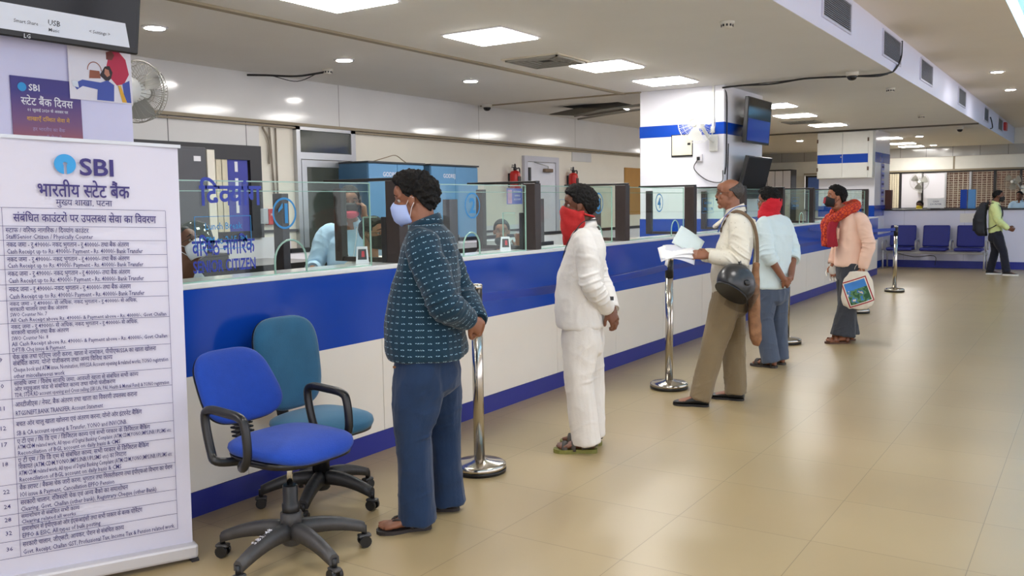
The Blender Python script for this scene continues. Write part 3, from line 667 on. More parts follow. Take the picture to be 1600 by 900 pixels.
# photo poster of two people
t = thing('poster', 'white photo poster of two people with a basket below the television', 'poster', (PX+.010, 2.63, 2.20), R(0))
MB().box(0,.003,-.165,.165,-.115,.14).build('sheet', mat('photo_white', S(228,224,232), .35), t)
def blob(pts, name, m, x=.0035):
    MB().face([(x, p[0], p[1]) for p in pts]).build(name, m, t)
skin_p = mat('print_skin', S(190,130,105), .5); prd = mat('print_red', S(190,36,72), .5); pbl = mat('print_jeans', S(66,84,170), .5); phr = mat('print_hair', S(44,30,34), .5); pyl = mat('print_yellow', S(226,170,40), .5)
blob([(.03,.06),(.05,.13),(.10,.135),(.135,.10),(.15,.03),(.12,-.02),(.08,-.03),(.05,.0)], 'red_shirt', prd)
blob([(.03,.09),(.03,.125),(.06,.135),(.075,.115),(.06,.09)], 'bent_head', mat('print_brown', S(120,60,56), .5), .0042)
blob([(.11,-.02),(.15,.0),(.155,-.11),(.12,-.11)], 'man_jeans', pbl, .0042)
blob([(-.01,.01),(.02,.055),(.045,.06),(.06,.03),(.05,.0),(.03,-.02)], 'woman_hair', phr, .0046)
blob([(.015,.02),(.02,.045),(.04,.04),(.045,.015),(.03,.005)], 'woman_face', skin_p, .005)
blob([(-.02,-.03),(.03,-.01),(.065,-.03),(.06,-.11),(-.03,-.11)], 'woman_dress', pbl, .0048)
blob([(-.15,-.045),(-.10,-.02),(.0,-.025),(-.02,-.06),(-.10,-.05),(-.13,-.07)], 'woman_leg', pbl, .0044)
blob([(-.155,-.03),(-.125,-.03),(-.12,-.06),(-.15,-.055)], 'shoe', alu_m, .0052)
blob([(-.065,-.01),(-.005,-.005),(-.01,.03),(-.06,.03)], 'basket', mat('print_basket', S(150,84,60), .5), .0052)
b = MB(); 
b.rings([[(.0045,-.035+r*math.cos(a),.03+r*1.1*math.sin(a)) for a in np.linspace(0,PI,17)] for r in (.034,.038)], False, False, False); b.build('basket_handle', mat('print_basket',None), t)
blob([(.085,-.03),(.10,-.03),(.13,-.11),(.105,-.11)], 'yellow_bag', pyl, .0056)

def wall_fan(label, loc, rz, tilt, r, cage_m, blade_m, body_m, mount):
    """fan facing -y in its own frame; mount: list of points from the motor to the wall"""
    t = thing('wall_fan', label, 'fan', loc, rz)
    T = Matrix.Rotation(tilt, 4, 'X')
    c = MB(); n = 56
    for k in range(n):
        a = 2*PI*k/n; d = Vector((math.cos(a),0,math.sin(a)))
        c.tube([T @ (d*r*.16+Vector((0,-.085,0))), T @ (d*r*.6+Vector((0,-.080,0))), T @ (d*r*.93+Vector((0,-.05,0))), T @ (d*r+Vector((0,0,0)))], .0016, 4)
        if k % 2 == 0: c.tube([T @ (d*r), T @ (d*r*.9+Vector((0,.04,0))), T @ (d*r*.25+Vector((0,.07,0)))], .0016, 4)
    for rr, y in ((r,0),(r*.93,-.05),(r*.6,-.08),(r*.3,-.084)):
        P = [T @ Vector((rr*math.cos(2*PI*k/40), y, rr*math.sin(2*PI*k/40))) for k in range(41)]
        c.tube(P, .004 if rr == r else .0018, 6)
    c.build('cage', cage_m, t)
    MB().lathe([(0,-.094),(r*.15,-.092),(r*.17,-.084),(r*.17,-.080)], 24, axis='y', M=T).build('centre_badge', body_m, t)
    for k in range(3):
        a = 2*PI*k/3+.4; rows = []
        for s_ in np.linspace(0,1,8):
            rad = r*(.16+.72*s_); wdt = .35+.55*math.sin(s_*PI*.62+.35)
            row = []
            for u in np.linspace(-.5,.5,6):
                aa = a+u*wdt*1.2; row.append(T @ Vector((rad*math.cos(aa), -.02+u*.05*(1-.4*s_), rad*math.sin(aa))))
            rows.append(row)
        MB().rings(rows, False, False).build('blade', blade_m, t)
    MB().lathe([(.03,-.04),(.045,-.02),(.07,.05),(.075,.09),(.06,.15),(.03,.17)], 24, axis='y', M=T).build('motor_housing', body_m, t)
    b = MB().tube(mount, .022, 10, 4); q = Vector(mount[-1]); b.box(q.x-.06,q.x+.06,q.y-.02,q.y+.004,q.z-.13,q.z+.09,.015); b.build('wall_bracket', body_m, t)
    return t
fan_w = mat('fan_white', S(230,230,226), .35); cage_w = mat('fan_cage_white', S(220,220,216), .4); cage_g = mat('fan_cage_steel', S(160,158,148), .35, .5)
blade_t = glass('fan_blade_clear', (.86,.90,.90)); 
wall_fan('wall fan in a grey wire cage half hidden by the near pillar', (-.66, 3.06, 2.20), R(180+20), 0, .168, cage_g, mat('fan_blade_grey', S(150,148,140), .4), fan_w, [(0,.14,-.03),(.0,.19,-.10),(.05,.22,-.12)])
wall_fan('white wall fan with clear blades on the blue banded pillar', (-.56, 10.98, 2.545), R(-4), R(8), .255, cage_w, fan_w, fan_w, [(0,.15,-.03),(.06,.22,-.16),(.07,.30,-.20),(.07,.366,-.22)])
wall_fan('white wall fan above the far office clerk with a yellow mask', (-.70, 28.9, 2.02), R(10), R(5), .26, cage_g, mat('fan_blade_grey', None), fan_w, [(0,.15,-.02),(.03,.3,-.15),(.03,.42,-.2),(.03,.50,-.2)])
wall_fan('white wall fan at the right edge of the photo above the far counter', (1.74, 28.9, 1.97), R(-25), R(5), .26, cage_g, mat('fan_blade_grey', None), fan_w, [(0,.15,-.02),(.0,.3,-.15),(.0,.42,-.2),(.0,.50,-.2)])
# electric box on the banded pillar
t = thing('switch_box', 'cream switch box recessed in a black frame on the banded pillar', 'switch box', (-.9, 11.335, 2.295))
MB().box(-.155,.145,.0,.012,-.15,.145).build('frame', black_m, t)
MB().box(-.14,.14,-.012,.0,-.128,.135,.004).build('door', mat('box_cream', S(224,216,196), .45), t)
MB().box(.08,.12,-.016,-.012,.0,.03).build('latch', black_m, t)
t = thing('wall_socket', 'white wall socket below the fan on the banded pillar', 'socket', (-.66, 11.34, 2.12))
MB().box(-.045,.045,-.03,.005,-.05,.05,.006).build('plate', white_m, t)
MB().box(-.02,.02,-.05,-.03,-.03,.015,.004).build('plug', black_m, t)
tag(MB().tube([(-.67,11.30,2.10),(-.72,11.31,1.98),(-.55,11.32,1.83),(-.35,11.32,1.80),(-.335,11.33,1.95)], .006, 6, 8).build('fan_cable', cable_m), 'thin looping cable from the fan socket to the pillar corner', 'cable')
tag(MB().box(-.49,-.46,11.33,11.344,2.5,ZC).box(-.5,-.45,11.31,11.344,2.44,2.52,.005).build('cable_trunking', fan_w), 'thin white cable trunking above the fan on the banded pillar', 'trunking')
# televisions on the side of the banded pillar
blue_scr = mat('blue_screen', S(14,24,70), .08, emit=(.02,.07,.5,1), estr=.25)
t1, T = tv('television', 'wall television with a blue glow high on the banded pillar', (-.16, 12.2, 2.62), 1.0, .60, R(90), R(4), scr_m)
MB().face([T @ Vector(p) for p in ((-.47,-.0222,.02),(.47,-.0222,.02),(.47,-.0222,-.27),(-.47,-.0222,-.27))]).build('screen_glow', blue_scr, t1)
tv('television', 'lower black television tilted under the blue one on the pillar', (-.18, 12.15, 1.86), 1.02, .58, R(90), R(14), mat('off_screen', S(8,8,10), .35, spec=.12))
# cupboard on the second pillar
t = thing('wall_cupboard', 'white double door cupboard with a blue stripe on the second pillar', 'cupboard', (-.95, 20.745, 2.0))
cw = mat('cupboard_white', S(222,222,216), .4)
MB().box(-.54,.62,-.28,0,0,1.0).build('carcass', cw, t)
for a, c_ in ((-.53,-.005),(.005,.53)):
    d_ = MB().box(a,c_,-.30,-.28,.01,.995,.004).build('door', cw, t)
    MB().box(a,c_,-.303,-.30,.33,.52).build('door_stripe', blue_m, d_)
    x = a if a < -.1 else c_
    for z in (.2,.82): MB().box(x-.015,x+.015,-.31,-.29,z-.04,z+.04).build('hinge', mat('rust_hinge', S(90,66,50), .5), d_)
MB().lathe([(.008,0),(.008,-.02),(.014,-.03)], 12, (-.02,-.31,.46), 'y').build('latch', alu_m, t)
# lettered strip on the pillar side
t = thing('sign_strip', 'tall blue lettered sign strip on the side of the second pillar', 'sign', (-.324, 21.55, 1.9))
MB().box(0,.003,-.16,.16,-.5,.42).build('sheet', mat('sign_lilac', S(150,152,210), .5), t)
for k in range(9): MB().box(.003,.005,-.10,.14,.33-k*.095,.375-k*.095).build('text_line', white_m if k % 2 else navy, t)
# office furniture by the left wall
cab_b = mat('steel_blue', S(96,148,190), .4, var=.05); cab_d = mat('steel_blue_dark', S(70,108,140), .4)
for y0, y1, l in ((8.2,9.28,'light blue steel cupboard with double doors, nearer of the two by the wall'),(9.42,10.5,'light blue steel cupboard with double doors, farther of the two by the wall')):
    t = thing('steel_cupboard', l, 'cupboard', (-3.9, (y0+y1)/2, 0), 0, 'blue steel cupboards')
    h = (y1-y0)/2
    MB().box(-.24,.24,-h,h,.05,2.08,.006).build('body', cab_d, t)
    MB().box(-.26,.27,-h-.01,h+.01,2.08,2.10).build('top_cap', mat('cap_dark', S(52,56,60), .5), t)
    for a, c_ in ((-h+.01,-.004),(.004,h-.01)):
        f = MB().box(.24,.258,a,c_,.08,2.07,.004).build('door', cab_b, t)
        MB().box(.258,.275,(a if a>0 else c_)-.05 if a<0 else a+.03,(c_-.02 if a<0 else a+.05),1.0,1.14,.004).build('handle', alu_m, f)
    for q in (-h+.05,h-.05): MB().box(-.2,.2,q-.03,q+.03,0,.05).build('foot', dark_m, t)
    lettering([('GODREJ', -h+.40, 1.92, .075, 'c', .014, 1)], 'lettering', white_m, t, plane_matrix((.2595,0,0),(0,1,0),(0,0,1)))
t = tag(MB().tube([(-3.85,8.5,2.105),(-3.8,8.7,2.16),(-3.85,8.95,2.2),(-3.9,9.15,2.15),(-3.9,9.25,2.105)], .006, 6, 6).build('loose_wire', mat('wire_tan', S(150,130,100), .5)), 'loose bent wire lying on top of the nearer blue cupboard', 'wire')
ext_r = mat('extinguisher_red', S(196,38,34), .3)
for y, l in ((12.1,'red fire extinguisher on the wall left of the white office door'),(14.0,'red fire extinguisher on the wall right of the white office door')):
    t = thing('fire_extinguisher', l, 'fire extinguisher', (XW+.12, y, 1.72), 0, 'red fire extinguishers')
    MB().lathe([(.06,0),(.085,.01),(.085,.30),(.07,.345),(.03,.365)], 24).build('cylinder', ext_r, t)
    MB().lathe([(.028,.36),(.028,.41),(.015,.42),(.012,.47)], 12).build('valve', dark_m, t)
    MB().box(-.01,.01,-.09,.02,.41,.425).box(-.01,.01,-.08,.02,.44,.452).build('handle', dark_m, t)
    MB().tube([(0,.03,.39),(.0,.13,.40),(.0,.135,.3),(.03,.10,.08)], .012, 8, 5).build('hose', black_m, t)
    MB().box(.08,.088,-.04,.04,.12,.27).build('label_plate', mat('plate_dark', S(70,50,46), .5), t)
    MB().box(-.115,-.08,-.03,.03,.1,.32).build('wall_bracket', dark_m, t)
tag(MB().box(XW,XW+.012,14.16,14.88,2.30,2.46).build('wall_sign', mat('sign_white', S(206,206,206), .5)), 'small blank white sign high on the office wall', 'sign')
tag(MB().box(XW+.001,XW+.02,16.28,17.1,1.3,2.24).build('notice_board', mat('board_tan', S(176,130,66), .7, var=.1)), 'tan notice board on the wall beside the first pillar', 'notice board')
t = thing('alarm_switch', 'small red fire alarm switch on the wall by the glazed door', 'alarm switch', (XW+.03, 7.03, 1.45))
MB().box(-.03,.03,-.12,.0,-.08,.10,.005).build('grey_box', alu_m, t); MB().box(-.03,.035,.0,.13,-.09,.09,.006).build('red_box', ext_r, t)
lettering([('FIRE', .065, .01, .04, 'c', .004, 1)], 'lettering', white_m, t, plane_matrix((.036,0,0),(0,1,0),(0,0,1)))
tag(MB().tube([(XW+.03,7.12,2.46),(XW+.03,7.14,2.1),(XW+.02,7.17,1.62)], .012, 6).tube([(XW+.03,7.02,2.46),(XW+.04,7.1,2.3),(XW+.03,7.1,2.05)], .012, 6, 5).tube([(XW+.02,7.22,2.46),(XW+.02,7.22,1.62)], .01, 6).build('wall_cables', mat('cable_grey', S(140,130,116), .5)), 'grey cables running down the wall between window and glazed door', 'cable')
# helmet added on the desk to stand for a reflection in window one
t = thing('helmet', 'shiny dark helmet added behind the masked clerk for a reflection in the glass', 'helmet', (-1.87, 4.31, 1.222), R(30))
MB().rings([[( .135*math.cos(a)*s_, .16*math.sin(a)*s_, z) for a in np.linspace(0,2*PI,25)[:-1]] for s_, z in ((.9,0),(1.0,.06),(.98,.12),(.86,.18),(.6,.225),(.25,.245),(.02,.25))], True).build('shell', mat('helmet_green', S(60,72,66), .08, .6), t)
MB().box(-.09,.09,-.165,-.12,.05,.12,.02).build('visor', scr_m, t)
t = thing('file_box', 'dark file box on the office desk under the shiny helmet', 'file box', (-1.87, 4.31, 1.101))
MB().box(-.16,.16,-.18,.18,0,.10,.005).build('box', mat('file_box_dark', S(60,58,60), .6), t); MB().box(-.165,.165,-.185,.185,.10,.12,.004).build('lid', mat('file_box_dark', None), t)
# ================================================================== queue barriers
steel = mat('polished_steel', S(196,190,180), .16, 1.0)
def stanchion(x, y, label):
    t = thing('queue_post', label, 'queue post', (x, y, 0), 0, 'steel queue barrier posts')
    MB().lathe([(.155,.0),(.158,.015),(.158,.022)], 40).build('rubber_ring', black_m, t)
    MB().lathe([(.156,.02),(.156,.045),(.14,.055),(.06,.066),(.04,.075)], 40).build('base', steel, t)
    MB().lathe([(.032,.07),(.032,.97)], 28).build('pole', steel, t)
    MB().lathe([(.034,.93),(.034,1.075)], 28).build('belt_head', mat('belt_head_black', S(26,26,28), .35), t)
    MB().lathe([(.034,1.075),(.036,1.078),(.036,1.098),(.02,1.104)], 28).build('cap', steel, t)
    return t
for x, y, l in ((.79,4.19,'steel queue post behind the man in the patterned blue shirt'),(.82,6.9,'steel queue post left of the man holding papers'),(.98,9.72,'steel queue post partly hidden behind the man in light blue'),(1.06,12.8,'steel queue post hidden behind the man with the cloth bag'),(.97,15.95,'steel queue post with a blue belt, farthest along the counter')):
    stanchion(x, y, l)
belt_m = mat('belt_blue', S(24,56,150), .5)
def belt(p0, p1, label):
    d = Vector(p1)-Vector(p0); s = Vector((-d.y, d.x, 0)).normalized()*.0015
    rows = []
    for k in range(13):
        u = k/12; q = Vector(p0)+d*u+Vector((0,0,-.03*math.sin(PI*u)))
        rows.append([q+s+Vector((0,0,-.025)), q-s+Vector((0,0,-.025)), q-s+Vector((0,0,.025)), q+s+Vector((0,0,.025))])
    tag(MB().rings(rows, True, True, False).build('queue_belt', belt_m), label, 'queue belt')
belt((.793,4.226,1.02),(.819,6.864,1.02), 'blue retractable belt stretched between the first two queue posts')
belt((.965,15.914,1.04),(.02,14.2,1.10), 'upper blue belt from the farthest queue post to the counter')
belt((.94,15.93,.98),(.02,15.3,.86), 'lower blue belt from the farthest queue post to the counter')

# ================================================================== office chairs
def cushion(w, d, h, nx=18, crown=.02, front=.5, waist=0.0):
    """rounded upholstered pad: superellipse outline, z from 0 to h"""
    rings = []
    def outl(s, z, off=0):
        r = []
        for k in range(48):
            a = 2*PI*k/48; c_, s_ = math.cos(a), math.sin(a); e = 2/3.4
            x = math.copysign(abs(c_)**e, c_)*w/2*s; y = math.copysign(abs(s_)**e, s_)*d/2*s
            x *= 1+waist*(y/(d/2))
            r.append((x, y, z+off*((x/(w/2))**2)))
        return r
    for s, z in ((.02,0),(.88,0),(.97,h*.12),(1.0,h*.45),(.985,h*.72),(.93,h*.9),(.8,h+crown*.35),(.5,h+crown*.85),(.02,h+crown)): rings.append(outl(s, z))
    return rings
def office_chair(label, loc, rz, fab, fab2, kind):
    """faces +y in its own frame"""
    t = thing('office_chair', label, 'office chair', loc, rz)
    plas = mat('chair_plastic' if kind == 0 else 'chair_black', S(40,40,42) if kind else S(66,64,64), .45, var=.25, scale=12, bump=.2, bscale=40)
    hub = MB().lathe([(.035,.075),(.045,.085),(.045,.15),(.042,.20),(.036,.205)], 20).build('hub', plas, t)
    rr = .33 if kind == 0 else .31
    for k in range(5):
        a = 2*PI*k/5+(R(BASE0) if kind == 0 else R(BASE1)); d = Vector((math.cos(a), math.sin(a), 0)); s = Vector((-d.y, d.x, 0))
        rows = []
        for u in np.linspace(0, 1, 9):
            q = d*(.03+(rr-.03)*u)+Vector((0,0,.145-.05*u**1.5+.012*math.sin(u*PI))); w = .034-.010*u; h = .034-.012*u
            rows.append([q+s*w-Vector((0,0,h)), q+s*w+Vector((0,0,h*.3)), q+s*w*.5+Vector((0,0,h)), q-s*w*.5+Vector((0,0,h)), q-s*w+Vector((0,0,h*.3)), q-s*w-Vector((0,0,h))])
        leg = MB().rings(rows).build('base_leg', plas, t)
        c = d*rr; cs = MB()
        cs.tube([c+Vector((0,0,.10)), c+Vector((0,0,.055))], .012, 8)
        for q in (-1,1): cs.tube([c+d*.0+s*(q*.010), c+s*(q*.026)], .027, 14)
        for v in cs.b.verts:
            if v.co.z < .03: pass
        o = cs.build('caster', black_m, leg)
        for v in o.data.vertices:
            if abs((Vector(v.co)-c).dot(s)) > .009 and Vector((v.co.x-c.x, v.co.y-c.y, 0)).dot(s) != 0 and v.co.z < .03: v.co.z += .029
        MB().box(-.03,.03,-.02,.02,.045,.062,.008, M=Matrix.Translation(c)@Matrix.Rotation(a,4,'Z')).build('caster_hood', plas, leg)
    if kind == 0:
        MB().lathe([(.038,.20),(.038,.26),(.033,.265),(.033,.34),(.029,.345)], 20).build('column_sleeve', black_m, t)
        MB().lathe([(.014,.34),(.014,.48)], 16).build('gas_lift', mat('chrome', S(220,220,220), .12, 1.0), t)
        MB().lathe([(.047,.145),(.047,.22),(.040,.225)], 20).build('base_collar', plas, t)
    else:
        MB().lathe([(.045,.14),(.045,.36),(.038,.42)], 20).build('column_sleeve', black_m, t)
    sz = .49 if kind == 0 else .40
    MB().box(-.10,.10,-.12,.12,sz-.02,sz+.012,.01).build('mechanism', black_m, t)
    MB().tube([(.08,0,sz-.01),(.20,.03,sz-.03),(.26,.04,sz-.035)] if kind else [(-.08,-.02,sz-.01),(-.22,-.12,sz-.05),(-.24,-.13,sz-.05)], .007, 6, 3).build('lift_lever', alu_m, t)
    sw, sd = (.47,.46)
    st = MB().rings([[(p[0]*1.0, p[1], p[2]) for p in r] for r in cushion(sw, sd, .055, crown=.022)]).build('seat', fab, t, loc=(0,.02,sz+.02))
    for v in st.data.vertices:                                   # waterfall front and dished middle
        if v.co.y > .12: v.co.z -= (v.co.y-.12)**2*2.2
    MB().rings([[(p[0]*.97,p[1]*.97,p[2]) for p in r] for r in ([(x,y,-.015) for x,y,_ in cushion(sw,sd,.05)[2]], [(x,y,.012) for x,y,_ in cushion(sw,sd,.05)[3]])]).build('seat_pan', black_m, t, loc=(0,.02,sz+.008))
    # back
    bw, bh, tilt, bz = (.41,.36,R(31),.755) if kind == 0 else (.42,.50,R(10),.73)
    Tb = Matrix.Translation((0,-.345 if kind == 0 else -.235, bz)) @ Matrix.Rotation(tilt,4,'X') @ Matrix.Rotation(R(90),4,'X') 
    rows = []
    for r in cushion(bw, bh, .05, crown=.012, waist=-.10 if kind == 0 else .06):
        rows.append([Tb @ Vector((x, y, -(z-.025) - .9*(x*x)*.5)) for x, y, z in r])
    MB().rings(rows).build('backrest', fab2, t)
    rows = []
    for r in (cushion(bw*1.0, bh*1.0, .05, waist=-.10 if kind == 0 else .06)[i] for i in (1,2,3)):
        rows.append([Tb @ Vector((x, y, .034-(z)*.9 - .9*(x*x)*.5)) for x, y, z in r])
    MB().rings(rows).build('back_shell', black_m, t)
    sp = MB().tube([(0,-.10,sz-.01),(0,-.24,sz-.015),(0,-.30,sz+.03),(0,-.335,sz+.14),(0,-.385,bz)] if kind == 0 else [(0,-.10,sz-.01),(0,-.24,sz-.005),(0,-.285,sz+.05),(0,-.29,sz+.16),(0,-.28,bz)], [.026,.03,.03,.026,.02], 10, 5, flat=(1.3,.6)).build('back_stem', plas, t)
    if kind == 0:
        for k in range(9): MB().box(-.042,.042,-.035,.03,-.005,.005,.004,M=Matrix.Translation((0,-.297-.0045*k,sz+.015+k*.019))).build('bellows_rib', black_m, sp)
    for s_ in ((-1, 1) if kind == 0 else ()):
        x = s_*.285
        P = [(s_*.12,-.07,sz-.005),(s_*.20,-.09,sz-.005),(x,-.12,sz+.01),(x,-.155,sz+.05),(x,-.185,sz+.185),(x,-.155,sz+.225),(x,-.05,sz+.225),(x,.045,sz+.215),(x,.075,sz+.18),(x,.085,sz+.07),(x,.06,sz+.015),(x-.02*s_,.02,sz+.0),(s_*.22,-.02,sz+.0),(s_*.12,-.02,sz-.005)]
        MB().tube(P, .019, 10, 5, flat=(1.0,1.0)).build('armrest', black_m, t)
    if kind == 0:
        a = 2*PI*3/5+R(BASE0)
    return t
BASE0, BASE1, CHAIR_LEG = 8, 30, 0
fb = mat('fabric_royal_blue', S(14,62,160), .9, var=.14, scale=30, bump=.25, bscale=220, sheen=.1)
ft = mat('fabric_teal', S(36,104,140), .9, var=.14, scale=10, bump=.25, bscale=220, sheen=.3)
ft2 = mat('fabric_teal_worn', S(28,92,128), .9, var=.3, scale=6, bump=.25, bscale=220, sheen=.3)
office_chair('royal blue office chair with grey painted base in front, by the banner', (.845, 2.675, 0), R(-92), fb, fb, 0)
office_chair('teal office chair with a tall back behind the royal blue chair', (.40, 3.30, 0), R(-92), ft, ft2, 1)

tag(MB().tube([(.004,3.30,.66),(.03,3.33,.60),(.02,3.42,.555),(.012,3.52,.585),(.004,3.60,.63)], .006, 6, 6).build('loose_cable', cable_m), 'thin black cable loop hanging from the counter front behind the chairs', 'cable')
# ================================================================== waiting bench by the far counter
t = thing('waiting_bench', 'three seat grey metal bench with dark blue pads at the far counter', 'bench', (.80, 21.38, 0))
bm_ = mat('bench_metal', S(176,176,178), .35, .4); bp = mat('bench_pad', S(24,32,120), .6, var=.12, scale=12)
for i in range(3):
    x = (i-1)*.68
    MB().box(-.27,.27,-.24,.22,.40,.47,.03,M=Matrix.Translation((x,0,0))).build('seat_pad', bp, t)
    MB().box(-.27,.27,-.035,.035,-.24,.24,.03,M=Matrix.Translation((x,.27,.71))@Matrix.Rotation(R(-12),4,'X')).build('back_pad', bp, t)
for x in (-1.02,-.34,.34,1.02):
    MB().tube([(x,-.22,.42),(x,-.24,.60),(x,.0,.63),(x,.22,.60),(x,.24,.42)], .018, 8, 4).build('arm_frame', bm_, t)
MB().box(-1.05,1.05,-.03,.03,.33,.38,.005).build('beam', bm_, t)
for x in (-1.0,1.0):
    MB().tube([(x,-.24,.40),(x,-.26,.0)], .018, 8).build('leg', bm_, t); MB().tube([(x,.22,.40),(x,.27,.0)], .018, 8).build('leg', bm_, t); MB().box(x-.02,x+.02,-.22,.22,.33,.37).build('cross_bar', bm_, t)
MB().tube([(-.9,.1,.36),(-.4,.0,.26),(0,.05,.28),(.02,.05,.08)], .008, 6, 4).build('dangling_strap', black_m, t)
tag(MB().box(1.24,1.58,21.795,21.80,1.0,1.2).build('paper_notice', mat('paper_pale', S(222,218,214), .7)), 'pale paper notice taped to the far counter wall', 'notice')
t = thing('paper_notice', 'small white printed notice standing on the far counter', 'notice', (.74, 21.85, 1.30))
MB().box(-.17,.17,-.005,.005,.02,.24).build('sheet', mat('paper_white', S(240,240,240), .6), t)
lettering([('CASH',0,.15,.05,'c',.004,1),('COUNTER',0,.09,.05,'c',.004,1)], 'lettering', ink, t, plane_matrix((0,-.007,0),(1,0,0),(0,0,1)))
MB().box(-.10,.10,-.05,.05,0,.02).build('foot', black_m, t)
tag(MB().box(-.44,-.2,21.9,22.1,1.30,1.74,.01).build('brown_box', mat('brown_board', S(90,52,44), .5)), 'dark brown upright board on the far counter beside the pillar', 'board')
t = thing('file_rack', 'pair of blue file boxes on the far counter below the window grille', 'file box', (1.36, 22.1, 1.30))
MB().box(-.15,-.02,-.1,.1,0,.42,.01).build('dark_file', blue_m, t); MB().box(.0,.14,-.1,.1,0,.42,.01).build('light_file', mat('file_light', S(90,150,210), .5), t)
# ================================================================== people
from mathutils import noise as mnoise
def surface(mb, name, m, parent, voxel, smooth=4, folds=None, label=None, kids=None):
    """close overlapping shells into one continuous smooth skin"""
    bmesh.ops.recalc_face_normals(mb.b, faces=mb.b.faces[:])
    me = bpy.data.meshes.new('raw'); mb.b.to_mesh(me); mb.b.free()
    o = bpy.data.objects.new(name, me); sc.collection.objects.link(o)
    rm = o.modifiers.new('r', 'REMESH'); rm.mode = 'VOXEL'; rm.voxel_size = voxel; rm.use_smooth_shade = True
    if smooth: sm = o.modifiers.new('s', 'SMOOTH'); sm.factor = .5; sm.iterations = smooth
    bpy.context.view_layer.update()
    new = bpy.data.meshes.new_from_object(o.evaluated_get(bpy.context.evaluated_depsgraph_get()))
    o.modifiers.clear(); o.data = new; new.name = name; bpy.data.meshes.remove(me)
    n = len(new.vertices); co = np.empty(n*3); new.vertices.foreach_get('co', co); co = co.reshape(-1, 3)
    if folds:
        nr = np.empty(n*3); new.vertices.foreach_get('normal', nr); nr = nr.reshape(-1, 3)
        d = np.zeros(n)
        for f in folds:
            if f[0] == 'noise':                       # ('noise', amp, (fx,fy,fz), seed)
                fx = np.array(f[2]); q = co*fx+f[3]
                v = np.array([1-2*abs(mnoise.noise(Vector(p))) for p in q]); d += f[1]*v
            else:                                     # ('wave', centre, radius, axis, wavelength, amp)
                c = np.array(f[1]); ax = np.array(f[3], float); ax /= np.linalg.norm(ax)
                w = np.exp(-((co-c)**2).sum(1)/f[2]**2); idx = np.where(w > .04)[0]
                ph = np.zeros(n)
                for i in idx: ph[i] = mnoise.noise(Vector(co[i]*6+c*7))*5.5
                s_ = np.sin((co-c)@ax*2*PI/f[4]+ph); mk = np.zeros(n)
                for i in idx: mk[i] = min(1, max(0, .25+1.3*mnoise.noise(Vector(co[i]*7-c*5))))
                d += f[5]*w*mk*(np.maximum(s_, 0)**1.5*1.3-.25)
        co = co+nr*d[:, None]; new.vertices.foreach_set('co', co.ravel())
    new.polygons.foreach_set('use_smooth', [True]*len(new.polygons)); new.update()
    new.materials.clear()
    if m: new.materials.append(m)
    if parent is not None: o.parent = parent
    if label: o['label'] = label
    return o
def add_pattern(o, segs):
    """cloth coordinates (around, along) for woven patterns; segs: (p0, p1, radius)"""
    me = o.data; n = len(me.vertices); co = np.empty(n*3); me.vertices.foreach_get('co', co); co = co.reshape(-1, 3)
    best = np.full(n, 1e9); uv = np.zeros((n, 2))
    for k, (p0, p1, r) in enumerate(segs):
        p0 = np.array(p0); p1 = np.array(p1); d = p1-p0; L = np.linalg.norm(d); d /= L
        t = np.clip((co-p0)@d, 0, L); q = co-p0-t[:, None]*d; dist = np.linalg.norm(q, axis=1)/r
        a = np.array([1.0,0,0]); a = a-d*(a@d); a /= np.linalg.norm(a); b = np.cross(d, a)
        ang = np.arctan2(q@b, q@a); mk = dist < best
        best[mk] = dist[mk]; uv[mk, 0] = ang[mk]*r; uv[mk, 1] = (co-p0)[mk]@d
    at = me.attributes.new('cloth', 'FLOAT2', 'POINT'); at.data.foreach_set('vector', uv.ravel())
def sring(c, X, Y, w, df, db, n=28, e=2.4):
    out = []
    for k in range(n):
        a = 2*PI*k/n; ca, sa = math.cos(a), math.sin(a)
        x = math.copysign(abs(ca)**(2/e), ca)*w; y = math.copysign(abs(sa)**(2/e), sa)*(df if sa > 0 else db)
        out.append(Vector(c)+Vector(X)*x+Vector(Y)*y)
    return out
XA, YA = Vector((1,0,0)), Vector((0,1,0))
def torso(mb, rings, k=1.0, dz=0.0, tw=0.0):
    R_ = []
    zs = [r[0] for r in rings]
    for (z, yc, w, df, db, *rest) in rings:
        xc = rest[0] if rest else 0
        R_.append(sring((xc, yc, z+dz), XA, YA, w*k, df*k, db*k))
    mb.rings(R_)
